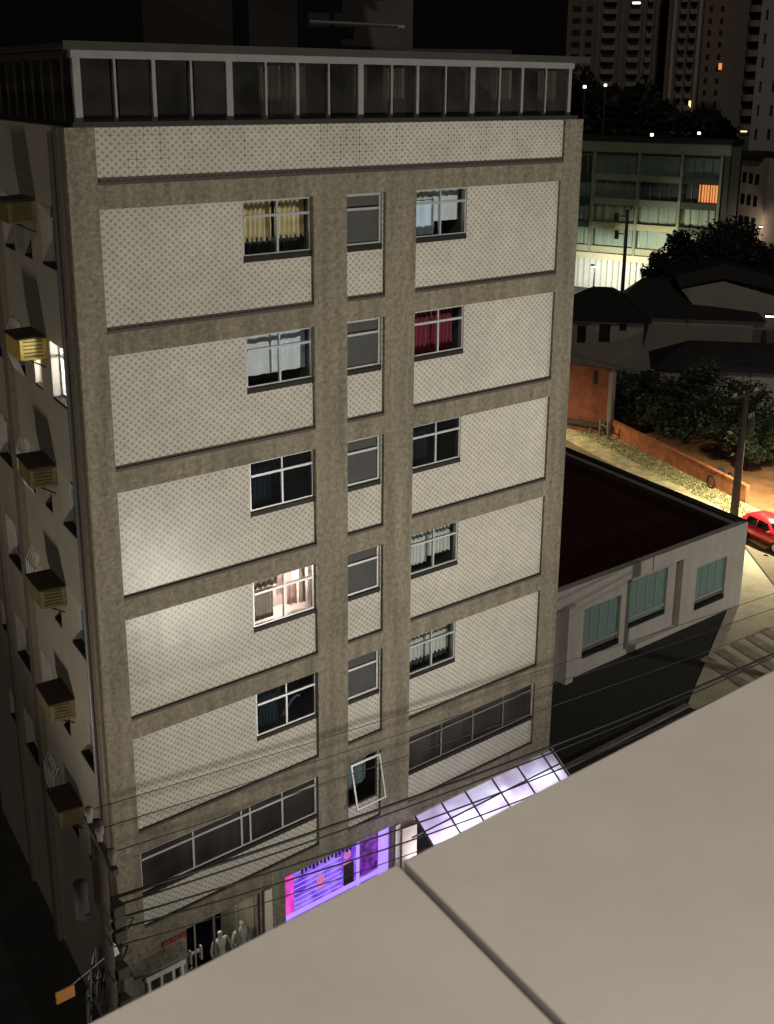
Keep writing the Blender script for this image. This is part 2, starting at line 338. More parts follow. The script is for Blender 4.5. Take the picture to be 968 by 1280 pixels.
# verge with grass
V0=Vector((50.6,17.3,0)); V1=Vector((58.7,37,0)); vd=(V1-V0).normalized(); vn=Vector((vd.y,-vd.x,0))   # vn: away from the road, to the wall
def vp(s,t,z): p=V0+vd*s+vn*t; return (p.x,p.y,z)
struct('verge',MB().hexa([vp(-8,-3,GZ),vp(-8,.5,GZ),vp(60,.5,GZ),vp(60,-3,GZ),vp(-8,-3,GZ+.1),vp(-8,.5,GZ+.1),vp(60,.5,GZ+.1),vp(60,-3,GZ+.1)]),'grass_soil')
struct('bank_soil',MB().quad(vp(-14,.51,GZ+.06),vp(60,.51,GZ+.06),vp(60,9,GZ+.3),vp(-14,9,GZ+.3)),'orange_dirt')
g=MB()
for k in range(9000):
    s=random.uniform(-7,40); t=random.gauss(-.6,.8) if random.random()<.6 else random.uniform(-3,.4)
    if t>.45 or t<-1.5: continue
    h=random.uniform(.04,.15); a=random.random()*6.28; w=.05
    x,y,z=vp(s,t,GZ+.1); dx,dy=math.cos(a)*w,math.sin(a)*w; lx,ly=random.uniform(-.1,.1),random.uniform(-.1,.1)
    g.quad((x-dx,y-dy,z),(x+dx,y+dy,z),(x+lx,y+ly,z+h))
o=struct('grass',g,'blade','stuff')

# ---------------------------------------------------------------- world, added fill sun
w=bpy.data.worlds.new('World'); scn.world=w; w.use_nodes=True; N=w.node_tree.nodes; L=w.node_tree.links
sky=N.new('ShaderNodeTexSky'); sky.sky_type='NISHITA'; sky.sun_disc=False; sky.sun_elevation=R_(35); sky.sun_rotation=R_(222)
bw=N.new('ShaderNodeHueSaturation'); bw.inputs['Saturation'].default_value=.15; L.new(sky.outputs[0],bw.inputs['Color']); L.new(bw.outputs[0],N['Background'].inputs[0]); N['Background'].inputs[1].default_value=.0002
fill_sun=light('SUN','fill_sun',(-60,-60,60),.3,(1,.9,.78)); fill_sun.data.angle=R_(3)  # weak sun lamp added to lift the far towers
fill_sun.rotation_euler=Vector((.62,.62,-.62)).to_track_quat('-Z','Y').to_euler()

# ---------------------------------------------------------------- host building with the ledge
hb=thing('host_building','near building whose pale concrete parapet ledge fills the lower right','building',(-12,-25,GZ))
MB().box(-30,24,-32,-22.35,GZ,.6).build('wall','concrete',hb)
def jl(y,o): return -12.052+o+(y+22.11)*.214
MB().prism([(jl(-22.11,.005),-22.11),(jl(-23.75,.005),-23.75),(24.2,-23.75),(24.2,-22.11)],.98,1.12).build('ledge_slab','ledge',hb,bevel=.003)
MB().prism([(-30.2,-22.11),(-30.2,-23.75),(jl(-23.75,-.005),-23.75),(jl(-22.11,-.005),-22.11)],.98,1.12).build('ledge_slab','ledge',hb,bevel=.003)
MB().box(-30,24,-23.6,-22.25,.6,.98).build('parapet','ledge',hb)
MB().prism([(jl(-22.12,-.0046),-22.12),(jl(-23.7,-.0046),-23.7),(jl(-23.7,.0046),-23.7),(jl(-22.12,.0046),-22.12)],.985,1.112).build('joint','joint',hb)

# ---------------------------------------------------------------- the apartment block
AB=thing('apartment_block','tall corner apartment block clad in dotted tiles and brown plaster, filling the left half','building',(0,0,GZ))
bot=-17.8
P=[(0,13.93,0,1.09)]
for k in range(5):
    t=-.47-2.95*k; b=-2.95*(k+1)
    P+=[(0,5.41,b,t),(6.4,7.6,b,t),(8.59,13.85,b,t)]
P+=[(0,5.38,-17.38,-15.28),(6.4,7.57,-17.38,-15.28),(8.61,13.83,-17.38,-15.28)]
MB().holes(FRONT,-.65,14.65,bot,1.1,0,-.3,[(a,b,c,min(d,1.095)) for a,b,c,d in P]).build('wall','brown',AB)
def hollow_room(fr,u0,u1,z0,z1,dF,dB,m,parent):
    mb=MB(); p=fr.p; 
    mb.quad(p(u0,dB,z0),p(u1,dB,z0),p(u1,dB,z1),p(u0,dB,z1))
    mb.quad(p(u0,dF,z0),p(u0,dB,z0),p(u0,dB,z1),p(u0,dF,z1)); mb.quad(p(u1,dB,z0),p(u1,dF,z0),p(u1,dF,z1),p(u1,dB,z1))
    mb.quad(p(u0,dF,z0),p(u1,dF,z0),p(u1,dB,z0),p(u0,dB,z0)); mb.quad(p(u0,dB,z1),p(u1,dB,z1),p(u1,dF,z1),p(u0,dF,z1))
    return mb.build('room',m,parent)
def window(fr,u0,u1,z0,z1,parent,cur=(),transom=.29,mull=(.5,),df=-.1,depth=.9,room='room',fm='alu',pane='pane',sill=.11,ft=.05,label=None,two=True):
    """frame mesh with its sill, panes, room and curtains as sub-parts"""
    zs=z0+sill; f=MB(); a,b=df,df-.055; e=.003
    f.fbox(fr,u0+e,u0+ft,b,a,zs,z1-e); f.fbox(fr,u1-ft,u1-e,b,a,zs,z1-e)
    f.fbox(fr,u0+ft,u1-ft,b,a,z1-ft,z1-e); f.fbox(fr,u0+ft,u1-ft,b,a,zs,zs+ft)
    zt=z1-(z1-zs)*transom
    if transom: f.fbox(fr,u0+ft,u1-ft,b-.01,a+.02,zt-.028,zt+.028)
    for k in mull:
        uc=u0+(u1-u0)*k; top=zt-.028 if transom else z1-ft
        f.fbox(fr,uc-.026,uc+.026,b,a+.012,zs+ft,top)
        if transom: f.fbox(fr,uc-.02,uc+.02,b,a+.005,zt+.028,z1-ft)
    F=f.build('window',{'alu':'alu'}.get(fm,fm),parent)
    if label: F['label']=label
    MB().fbox(fr,u0+e,u1-e,b-.1,min(df+.05,-.06) if fr is FRONT and df<-.06 else .01,z0-.0,zs-.002).build('sill','sill',F)
    MB().fbox(fr,u0+ft,u1-ft,b+.02,b+.026,zs+ft,z1-ft).build('pane',pane,F)
    hollow_room(fr,u0+.01,u1-.01,z0+.01,z1-.01,b-.11,b-depth,room,F)
    for (a0,a1,b0,b1,m,wv,am) in cur:
        U=u1-u0; Z=z1-zs
        MB().curtain(fr,u0+U*a0,u0+U*a1,zs+Z*b0,zs+Z*b1,b-.19,wv,am).build('curtain',m,F)
    return F
# curtains per window, (u from, u to, z from, z to, cloth, folds, depth)
Lc=[[(0.02,.52,.24,.98,'cur_beige',7,.05),(.55,.98,.26,.98,'cur_beige',6,.05),(0.02,.98,.02,.3,'cur_black',9,.03)],
    [(.02,.98,.18,.99,'cur_white',5,.02),(.45,.98,.5,.99,'cur_blue',4,.02)],
    [(.02,.5,.02,.98,'cur_navy',6,.04)],
    [(.02,.42,.02,.7,'cur_brown',9,.02)],
    [(.02,.45,.02,.98,'cur_teal',8,.04)]]
Rc=[[(.02,.5,.76,.98,'cur_grey',4,.02),(.0,.5,.04,.74,'cur_blue',3,.02),(.5,.98,.3,.98,'cur_white',3,.02)],
    [(.02,.47,.02,.98,'cur_red',5,.05),(.52,.9,.02,.98,'cur_red',5,.05)],
    [(.1,.48,.1,.98,'cur_navy',5,.04)],
    [(.02,.5,.12,.98,'cur_grey',6,.04),(.52,.98,.24,.98,'cur_grey',6,.05)],
    [(.02,.98,.22,.98,'cur_grey',12,.04),(.02,.98,.02,.24,'cur_black',9,.03)]]
Ln=['window with cream curtains','window with pale blue blinds','dark window with navy curtain','lit window with pink things hanging inside','dark window with a gathered white cloth']
Rn=['window with bright pale blue curtains','window with dark red curtains','dark window with one dim curtain','window with grey sheer curtains','window with ribbed grey curtains']
tp_hole=lambda a,b,c,d:(a,b,c,d)
for k in range(5):
    t=-.47-2.95*k; b=-2.95*(k+1)
    wl=(3.5,5.41,t-1.33,t); wm=(6.4,7.56,t-1.33,t); wr=(8.59,10.4,t-1.28,t)
    for pr,wn_ in (((0,5.41,b,t),wl),((6.4,7.6,b,t),wm),((8.59,13.85,b,t),wr)):
        MB().holes(FRONT,pr[0],pr[1],pr[2],pr[3],-.075,-.28,[wn_]).build('tile_panel','tile',AB)
        MB().fbox(FRONT,pr[0]+.002,pr[1]-.002,-.073,.006,pr[2]+.002,pr[2]+.062).build('shade_strip','trim',AB)  # dark strip painted in for the shade line along the panel foot
    Wl=window(FRONT,*wl,AB,Lc[k],room='room_light' if k==3 else 'room',label=Ln[k],pane='pane' if k in(0,1,3) else 'pane_dark')
    Wm=window(FRONT,*wm,AB,(),transom=.3,mull=(),room='stair_wall',depth=.55,ft=.07,pane='frosted',df=-.13)
    Wr=window(FRONT,*wr,AB,Rc[k],label=Rn[k],pane='pane' if k!=2 else 'pane_dark')
    if k==3:
        # things seen in the lit room
        MB().curtain(FRONT,4.5,4.78,t-.75,t-.2,-.5,2,.04).build('hanging_cloth','cur_pink',Wl)
        MB().curtain(FRONT,4.85,5.15,t-1.15,t-.55,-.55,2,.05).build('hanging_cloth','cur_pink',Wl)
        MB().curtain(FRONT,5.16,5.34,t-1.1,t-.1,-.4,2,.04).build('hanging_cloth','cur_brown',Wl)
        MB().curtain(FRONT,3.55,4.4,t-.36,t-.05,-.32,5,.04).build('hanging_cloth','cur_brown',Wl)
        MB().fbox(FRONT,4.42,4.95,-.98,-.95,t-.35,t-.1).build('ceiling_lamp','lit_white',Wl)
        light('POINT','room_light',(4.6,.75,t-.25),70,(1,.88,.8),size=.12,parent=AB)
    if k==4:
        z=t-.95; MB().tube([(4.55,.45,z-.2),(4.65,.4,z),(4.8,.38,z+.2),(4.98,.38,z+.3),(5.12,.42,z+.22)],.05,8,.03).build('tied_cloth','cur_white',Wl,smooth=True)
MB().holes(FRONT,0,13.93,0,1.094,-.075,-.28,[]).build('tile_panel','tile',AB)
MB().fbox(FRONT,.002,13.928,-.073,.008,.002,.07).build('shade_strip','trim',AB)
# mezzanine strip windows
zb=-17.38; zt_=-15.28
for pr,wn_ in (((0,5.38,zb,zt_),(0.0,5.33,-16.5,-15.28)),((6.4,7.57,zb,zt_),(6.42,7.5,-16.72,-15.28)),((8.61,13.83,zb,zt_),(8.62,13.76,-16.5,-15.28))):
    MB().holes(FRONT,*pr,-.075,-.28,[wn_]).build('tile_panel','tile',AB)
    MB().fbox(FRONT,pr[0]+.002,pr[1]-.002,-.073,.004,pr[2]+.002,pr[2]+.05).build('shade_strip','trim',AB)
wL=window(FRONT,0,5.33,-16.5,-15.28,AB,(),transom=.2,mull=(.28,.55,.6,.79),df=-.05,fm='alu',pane='pane_mezzanine',room='stair_wall',label='long mezzanine window with dark panes on the left')
wR=window(FRONT,8.62,13.76,-16.5,-15.28,AB,[(.02,.22,.0,.8,'cur_grey',16,.02),(.26,.47,0,.8,'cur_grey',18,.03),(.52,.98,0,.8,'cur_brown',12,.01)],transom=.2,mull=(.25,.5,.75),df=-.05,fm='alu_dull',pane='pane_mezzanine',label='long mezzanine window with grey vertical blinds on the right')
# tilted awning window at the foot of the middle column
aw=MB(); 
def tl(u,z,o=0): # sash swung out at its foot
    t=(-15.32-z)/1.3; return (u,-(.02+.28*t)-o,z)
for (a,b_,c,d_) in ((6.44,6.49,-16.6,-15.34),(7.44,7.49,-16.6,-15.34),(6.49,7.44,-16.6,-16.55),(6.49,7.44,-15.4,-15.34)):
    aw.hexa([tl(a,c,.03),tl(b_,c,.03),tl(b_,c),tl(a,c),tl(a,d_,.03),tl(b_,d_,.03),tl(b_,d_),tl(a,d_)])
A=aw.build('window','alu',AB); A['label']='small window tilted open above the shops'
MB().quad(tl(6.49,-16.55,.015),tl(7.44,-16.55,.015),tl(7.44,-15.4,.015),tl(6.49,-15.4,.015)).build('pane','pane',A)
hollow_room(FRONT,6.43,7.49,-16.71,-15.29,-.15,-.7,'blackish',A)
MB().curtain(FRONT,6.5,7.4,-16.3,-15.5,-.4,2,.06).build('curtain','cur_teal',A)

# street floor: brown lintel wall, shop openings
shops=[(-.05,.98,GZ+.2,-18.75),(1.12,3.42,GZ+.3,-17.95),(4.22,8.02,GZ+.1,-17.86),(8.6,14.3,GZ+.1,-18.05)]
MB().holes(FRONT,-.65,14.65,GZ,bot-.001,.004,-.3,shops).build('shop_wall','brown',AB)
for a,b,c,d in shops: pass
hollow_room(FRONT,-.04,.97,GZ+.21,-18.76,-.31,-1.5,'room_light',AB)
hollow_room(FRONT,1.13,3.41,GZ+.31,-17.96,-.31,-1.9,'shop_back',AB)
hollow_room(FRONT,8.61,14.29,GZ+.11,-18.06,-.31,-2.6,'white_wall',AB)
# kiosk front on the corner
k_=MB(); 
for u in (-.05,.3,.64,.9): k_.fbox(FRONT,u,u+.07,.02,.09,GZ+.2,-18.85)
k_.fbox(FRONT,-.1,1.02,.02,.11,-18.85,-18.7); k_.fbox(FRONT,-.03,.93,.02,.07,-19.6,-19.52)
k_.build('kiosk_frame','alu_white',AB)
MB().hexa([(-.5,-.28,-18.5),(1.0,-.28,-18.5),(1.0,.0,-18.3),(-.5,.0,-18.3),(-.5,-.28,-18.43),(1.0,-.28,-18.43),(1.0,-.006,-18.2),(-.5,-.006,-18.2)]).build('shop_awning','brown',AB)
# shop window of the mannequins
s_=MB()
for u in (1.15,2.0,2.72,3.36): s_.fbox(FRONT,u,u+.045,-.14,-.08,GZ+.3,-17.96)
s_.build('shop_window_frame','alu_dull',AB)
MB().fbox(FRONT,1.13,3.41,-.12,-.114,GZ+.3,-17.96).build('shop_window','pane',AB)
MB().fbox(FRONT,3.5,3.72,.02,.1,GZ+.14,-17.9).build('pillar','pillar_white',AB)
for i,(u,wd) in enumerate(((.45,.22),(.7,.16),(.92,.2))):
    s=MB().fbox(FRONT,u,u+wd,.008,.03,-18.13,-17.98)
    s.build('shop_sign_letter','red_sign',AB)
# the purple shop
MB().fbox(FRONT,4.24,8.0,-.25,-.2,GZ+.1,-17.87).build('backlit_window','purple_lit',AB)
MB().fbox(FRONT,4.3,4.62,-.2,-.16,-19.2,-17.95).build('pink_panel','pink_lit',AB)
MB().fbox(FRONT,6.95,7.62,-.2,-.17,-19.15,-17.93).build('photo_panel','violet_photo',AB)
MB().fbox(FRONT,6.38,6.72,-.2,-.16,-19.2,-18.55).build('menu_board','blackish',AB)
e_=MB(); 
for a,b,c,d in ((4.22,4.27,GZ+.1,-17.86),(6.84,6.9,GZ+.1,-17.9),(7.66,7.98,GZ+.1,-17.9),(4.27,7.66,-19.32,-19.24)): e_.fbox(FRONT,a,b,-.2,-.12,c,d)
e_.build('led_edge','purple_edge',AB)
for u,z in ((5.55,-18.6),(6.5,-18.25)):
    g_=MB(); n=12
    for i in range(n): 
        a=i/n*6.283; b=(i+1)/n*6.283
        g_.quad((u+.13*math.cos(a),.17,z+.13*math.sin(a)),(u+.13*math.cos(b),.17,z+.13*math.sin(b)),(u+.07*math.cos(b),.165,z+.07*math.sin(b)),(u+.07*math.cos(a),.165,z+.07*math.sin(a)))
    g_.fbox(FRONT,u-.03,u+.03,-.17,-.155,z-.05,z+.05); g_.fbox(FRONT,u-.15,u+.15,-.17,-.155,z-.27,z-.22)
    g_.build('round_emblem','logo_orange',AB)
b_=MB()
for i in range(14):
    u=4.9+i*.13; b_.fbox(FRONT,u,u+.05,-.19,-.15,-18.15+.03*(i%3),-17.98)
b_.build('hanging_trinkets','blackish',AB)
ln=MB()
for k in range(7): ln.fbox(FRONT,4.66,6.3,-.2,-.185,-18.25-.15*k,-18.235-.15*k)
ln.build('window_slats','purple_edge',AB)
light('AREA','shop_light',(6.1,-.25,-18.7),60,(.5,.2,1),target=(6.1,-6,-20),size=3,parent=AB,sy=1)
MB().fbox(FRONT,8.1,8.28,.006,.05,GZ+.14,-17.9).build('pillar','pillar_white',AB)
# rear mass of the block (kept behind the rooms)
def sp(u,d): p=SIDE.p(u,d,0); return (p.x,p.y)
D2=Vector((14.65,0,0))+sd*14
core=[(1.4,1.9),(14.6,1.9),(D2.x,D2.y),sp(14,-1.3),sp(1.9,-1.3)]
MB().prism(core,GZ+.05,1.0).build('core','roof_dark',AB)
MB().prism([(14.45,.305),(14.65,.305),(D2.x,D2.y),(D2.x-.2,D2.y)],GZ,1.1).build('side_wall','brown',AB)
MB().prism([(-.45,.31),(14.44,.31),(D2.x-.25,D2.y-.1),sp(14,-.35)],.98,1.085).build('roof_slab','roof_dark',AB)
# left flank
sw=[]; 
for k in range(6):
    t=-.47-2.95*k
    sw+=[(1.0,2.42,t-1.3,t),(3.35,4.0,t-1.3,t-.35),(4.95,5.95,t-1.3,t),(7.4,8.9,t-1.3,t),(10,10.8,t-1.2,t-.3)]
MB().holes(SIDE,.66,14,GZ,1.1,-.0,-.3,sw).build('side_wall','side_tile',AB)
MB().fbox(SIDE,.078,.655,-.3,.05,GZ,1.1).build('corner_column','brown_dark',AB)
MB().fbox(SIDE,6.15,6.6,.002,.16,GZ,1.1).build('side_pilaster','brown_dark',AB)
MB().fbox(SIDE,9.4,9.7,.002,.1,GZ,1.1).build('side_pilaster','brown_dark',AB)
ws=0
for k in range(6):
    t=-.47-2.95*k; lit=(k==1)
    W1=window(SIDE,1.0,2.42,t-1.3,t,AB,() if lit else [(.02,.5,.02,.98,'cur_grey',5,.03)],transom=.27,df=-.2,room='room_light' if lit else 'room',label='side window glowing white from a lit room' if lit else None,sill=.06,depth=.8)
    W2=window(SIDE,3.35,4.0,t-1.3,t-.35,AB,(),transom=0,mull=(),df=-.2,room='room_light' if lit else 'room',sill=.05,depth=.8)
    W3=window(SIDE,4.95,5.95,t-1.3,t,AB,(),transom=.27,df=-.2,sill=.06,depth=.7)
    window(SIDE,7.4,8.9,t-1.3,t,AB,(),transom=.27,df=-.2,sill=.06,depth=.7)
    window(SIDE,10,10.8,t-1.2,t-.3,AB,(),transom=0,mull=(),df=-.2,sill=.06,depth=.7)
    if lit:
        for u,zz in ((1.7,t-.3),(3.65,t-.6)):
            p=SIDE.p(u,-.75,zz); light('POINT','room_light',p,170,(1,.97,.95),size=.1,parent=AB)
            MB().fbox(SIDE,u-.3,u+.28,-.98,-.93,zz-.5,zz).build('ceiling_lamp','lit_white',W1 if u<2 else W2)
    if k in(1,2,3,5):   # wrought window guards
        gm=MB()
        for q in range(6): 
            u=4.95+q*.2; gm.tube([SIDE.p(u,.03,t-1.3),SIDE.p(u,.16,t-.9),SIDE.p(u,.16,t-.35),SIDE.p(u,.03,t-.05)],.012,5)
        for zz in (t-.9,t-.35): gm.tube([SIDE.p(4.95,.16,zz),SIDE.p(5.95,.16,zz)],.014,5)
        gm.build('window_guard','white_metal',AB)
# down pipe
MB().tube([SIDE.p(.86,.07,1.0),SIDE.p(.86,.07,GZ)],.045,8).build('drain_pipe','alu_dull',AB,smooth=True)

# penthouse: glazed gallery with its eave
pm=MB(); xs=[-.3,.52,1.4,2.28,3.22,4.16,5.01,5.89,6.82,7.76,8.58,9.5,10.41,11.37,12.2,13.09,14.03]
thick={0:.16,4:.16,8:.16,12:.16,16:.12}
for i,x in enumerate(xs):
    h=thick.get(i,.05 if i%2 else .085)/2; MB().box(x-h,x+h,.0,.08,1.2,2.36).build('gallery_mullion','alu_gallery',AB)
MB().box(-.42,14.15,-.02,.1,2.362,2.52).build('gallery_head_rail','alu_gallery',AB)
MB().box(-.5,14.3,-.09,.0,1.1,1.2).build('gallery_sill','blackish',AB)
for i in range(16): MB().box(xs[i]+.09,xs[i+1]-.09,.035,.041,1.2,2.36).build('gallery_pane','pane_greyed',AB)
r_=MB(); 
for i in range(16): r_.box(xs[i]+.09,xs[i+1]-.09,.02,.06,1.2,1.25); 
r_.build('gallery_bottom_rail','trim',AB)
PS=Fr((-.38,0,0),sd,sn); pm=MB()
for q in range(12): 
    u=.1+q*.78; MB().fbox(PS,u-.03,u+.03,-.06,0,1.2,2.36).build('gallery_mullion','trim',AB)
pm.fbox(PS,0.1,8.7,-.08,.01,2.362,2.5)
pm.build('side_head_rail','trim',AB)
for q in range(11): MB().fbox(PS,.14+q*.78,.84+q*.78,-.03,-.024,1.2,2.36).build('gallery_pane','pane_greyed',AB)
MB().fbox(PS,0.1,8.7,-.02,.1,1.1,1.2).build('gallery_sill','blackish',AB)
e1=sp(9,.35)
MB().prism([(-.72,-.28),(14.45,-.2),(D2.x*.64+14.45*.36,8.5),e1],2.53,2.62).build('roof','roof_dark',AB)
MB().prism([(-.72,-.33),(14.5,-.25),(14.5,-.2),(-.72,-.28)],2.5,2.66).build('gutter','roof_grey',AB)
for i in (5,6,8,9,12,13,15): MB().curtain(FRONT,xs[i]+.06,xs[i]+.5+.3*(i%2),1.15,2.3,-.35,4,.04).build('gallery_curtain','cur_brown',AB)
# inside back wall of gallery, faint
MB().prism([(.6,2.8),(14.3,2.8),(14.3,2.95),(.6,2.95)],1.1,2.52).build('gallery_back_wall','stair_wall',AB)
li=MB(); p=PS.p(3.4,-1.2,2.2); li.box(p.x-.12,p.x+.12,p.y-.12,p.y+.12,2.14,2.2); li.build('gallery_lamp','lit_yellow',AB)
p=PS.p(4.4,-1.1,2.2); MB().box(p.x-.06,p.x+.06,p.y-.06,p.y+.06,2.14,2.2).build('gallery_lamp','lit_yellow',AB)
# roof superstructure: water tank house and vents
rb=MB()
for (xa,xb) in ((180,292),(312,372),(428,516)):
    a=at(xa,60,45); b=at(xb,60,45); n=Vector((b.x-a.x,b.y-a.y,0)).normalized(); q=Vector((-n.y,n.x,0))
    rb.prism([(a.x,a.y),(b.x,b.y),(b.x+q.x*.6,b.y+q.y*.6),(a.x+q.x*.6,a.y+q.y*.6)],2.7,7.5)
rb.build('tank_house_wall','roof_grey',AB)
a=at(150,60,46); b=at(640,60,46.); 
MB().prism([(a.x,a.y),(b.x,b.y),(b.x+2,b.y+3),(a.x+2,a.y+3)],2.62,3.1).build('upper_roof','roof_dark',AB)
a=at(388,27,44); b=at(506,33,44)
MB().tube([a,b],.06,8).build('roof_pipe','alu_dull',AB)
for x0,x1 in ((385,412),(418,441)):
    a=at(x0,18,44.5); b=at(x1,18,44.5); MB().prism([(a.x,a.y),(b.x,b.y),(b.x+.2,b.y+.3),(a.x+.2,a.y+.3)],3.72,4.15).build('roof_vent','roof_grey',AB)

# canopy over the right shops
CN=thing('glass_canopy','sloping translucent canopy glowing white and lilac over the shops','canopy',(11.4,-1,-18.3))
cx=[8.14,8.87,9.93,10.9,12.04,13.16,14.3,14.72]
def cz(y): return -17.92+y*.78
fm=MB()
def cbar(xa,ya,xb,yb,w,h=.05):
    a=Vector((xa,ya,cz(ya))); b=Vector((xb,yb,cz(yb))); t=(b-a).normalized(); s=t.cross(Vector((0,0,1))).normalized()*w
    U_=Vector((0,0,h)); fm.hexa([a-s,a+s,b+s,b-s,a-s+U_,a+s+U_,b+s+U_,b-s+U_])
for x in cx[1:]: cbar(x,-.02,x,-1.9,.022)
for y in (-.42,-.9,-1.4,-1.88): cbar(8.4,y,14.72,y,.014,.045)
fm.build('frame','trim',CN)
for i in range(1,len(cx)-1):
    MB().hexa([(cx[i]+.02,-1.9,cz(-1.9)),(cx[i+1]-.02,-1.9,cz(-1.9)),(cx[i+1]-.02,-.02,cz(-.02)),(cx[i]+.02,-.02,cz(-.02)),(cx[i]+.02,-1.9,cz(-1.9)+.012),(cx[i+1]-.02,-1.9,cz(-1.9)+.012),(cx[i+1]-.02,-.02,cz(-.02)+.012),(cx[i]+.02,-.02,cz(-.02)+.012)]).build('panel','canopy_sheet',CN)
MB().hexa([(14.74,-1.9,-19.8),(14.78,-1.9,-19.8),(14.78,-.02,-18.6),(14.74,-.02,-18.6),(14.74,-1.9,cz(-1.9)+.05),(14.78,-1.9,cz(-1.9)+.05),(14.78,-.02,-17.86),(14.74,-.02,-17.86)]).build('end_panel','white_metal',CN)
for (a,b) in (((9.2,-.9),(10.6,-.35)),((11.0,-.55),(12.3,-.3)),((13.2,-.35),(14.5,-.5))):
    MB().tube([(a[0],a[1],cz(a[1])-.12),(b[0],b[1],cz(b[1])-.12)],.03,8).build('light_tube','tube',CN)
light('AREA','canopy_light',(11.5,-.6,-19.2),150,(.9,.87,1),target=(11.5,-.9,-17),size=6,sy=1.0,parent=CN)
light('AREA','canopy_lilac_light',(9.8,-1.0,-19.6),60,(.55,.35,1),target=(9.9,-1.5,-17),size=1.6,sy=1.2,parent=CN)
# cream poster at its foot
MB().box(8.3,8.86,-.12,-.02,-19.7,-18.05).build('display_case','cream_wall',CN)

# mannequins in the shop window
def mannequin(x,y,lean,label,arms):
    me=bpy.data.meshes.new('mannequin'); H=1.78; b=GZ+.75
    J=dict(pel=(0,0,.95),ch=(lean*.3,0,1.28),nk=(lean*.4,0,1.5),hd=(lean*.45,0,1.66),ls=(-.19,0,1.42),rs=(.19,0,1.42),le=(-.3,-.02,1.15),re=(.3,-.02,1.15),
           lh=(-.17 if arms else -.3,-.12,.98),rh=(.17 if arms else .32,-.1,.95),lk=(-.12,-.03,.5),rk=(.13,0,.5),lf=(-.13,0,.06),rf=(.15,0,.06),lt=(-.14,-.14,.03),rt=(.17,-.14,.03),lhip=(-.1,0,.88),rhip=(.1,0,.88))
    ks=list(J); E=[('pel','ch'),('ch','nk'),('nk','hd'),('ch','ls'),('ls','le'),('le','lh'),('ch','rs'),('rs','re'),('re','rh'),('pel','lhip'),('lhip','lk'),('lk','lf'),('lf','lt'),('pel','rhip'),('rhip','rk'),('rk','rf'),('rf','rt')]
    rad=dict(pel=.13,ch=.13,nk=.05,hd=.1,ls=.06,rs=.06,le=.042,re=.042,lh=.03,rh=.03,lk=.06,rk=.06,lf=.04,rf=.04,lt=.03,rt=.03,lhip=.09,rhip=.09)
    me.from_pydata([J[k] for k in ks],[(ks.index(a),ks.index(c)) for a,c in E],[]); me.materials.append(M['mannequin'])
    o=bpy.data.objects.new('mannequin',me); col.objects.link(o); o.location=(x,y,GZ+.75+.2)
    sk=o.modifiers.new('s','SKIN'); sk.use_smooth_shade=True
    for i,k in enumerate(ks): me.skin_vertices[0].data[i].radius=(rad[k],rad[k]*.8)
    me.skin_vertices[0].data[0].use_root=True
    o.modifiers.new('ss','SUBSURF').levels=2; o.modifiers['ss'].render_levels=2
    return tag(o,label,'mannequin','mannequins in the dim shop window')
mannequin(2.42,.45,0,'white mannequin on the left in the dim shop window, arms apart',False)
mannequin(3.05,.42,.1,'white mannequin on the right in the dim shop window, hands on hips',True)
light('POINT','shop_light',(2.3,.9,-18.3),34,(1,.9,.75),size=.15,parent=AB)  # unseen light added to bring out the mannequins
ST=thing('garment_stand','slim pale stand with a forked hanger in the dim shop window','stand',(1.6,.35,GZ+.3))
MB().tube([(1.6,.35,GZ+.3),(1.6,.35,-18.15)],.022,8).build('post','mannequin',ST)
MB().box(1.42,1.46,.3,.4,-19.35,-18.95).box(1.74,1.78,.3,.4,-19.35,-18.95).box(1.46,1.74,.32,.38,-19.1,-19.04).build('fork','mannequin',ST)
MB().box(1.35,1.85,.15,.55,GZ+.3,GZ+.34).build('base','mannequin',ST)

# air conditioners on the flank
def ac():
    T=thing('air_conditioner','','air conditioner',(0,0,0),'air conditioners down the side wall')
    f=Fr((0,0,0),sd,sn)
    MB().fbox(f,0,1.2,.0,.6,-.5,-.03).build('housing','ac_unlit',T,bevel=.02)
    g=MB()
    for i in range(5): g.fbox(f,-.012,.0,.1,.52,-.43+i*.08,-.40+i*.08)
    g.build('grille','ac_slot',T)
    MB().hexa([f.p(-.03,.64,-.045),f.p(1.25,.64,-.045),f.p(1.25,.01,-.02),f.p(-.03,.01,-.02),f.p(-.03,.64,-.015),f.p(1.25,.64,-.015),f.p(1.25,.01,.02),f.p(-.03,.01,.02)]).build('cover','ac_cover',T)
    for u in (.15,1.0):
        MB().tube([f.p(u,.02,-.72),f.p(u,.4,-.51)],.02,6).build('bracket','ac_cover',T)
    return T
proto=ac()
acl=['topmost yellow air conditioner box on the side wall, dark cover','brightest yellow air conditioner, beside the glowing side window','third yellowish air conditioner down the side wall, below the glowing window','fourth air conditioner down the side wall, dull yellow under a dark cover','fifth air conditioner down the side wall, next to bright light glints','lowest air conditioner on the side wall, almost lost in the dark']
for k in range(6):
    o=proto if k==0 else copy_tree(proto)
    p=SIDE.p(2.68,.0,-.42-2.95*k); o.location=p; o['label']=acl[k]; o.rotation_euler=(R_(((k*7)%5-2)*.5),R_(((k*5)%4-1.5)*.7),R_(((k*3)%5-2)*.6))
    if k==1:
        h=[c for c in o.children if c.name.startswith('housing')][0]; h.data=h.data.copy(); h.data.materials[0]=M['ac_window_lit']

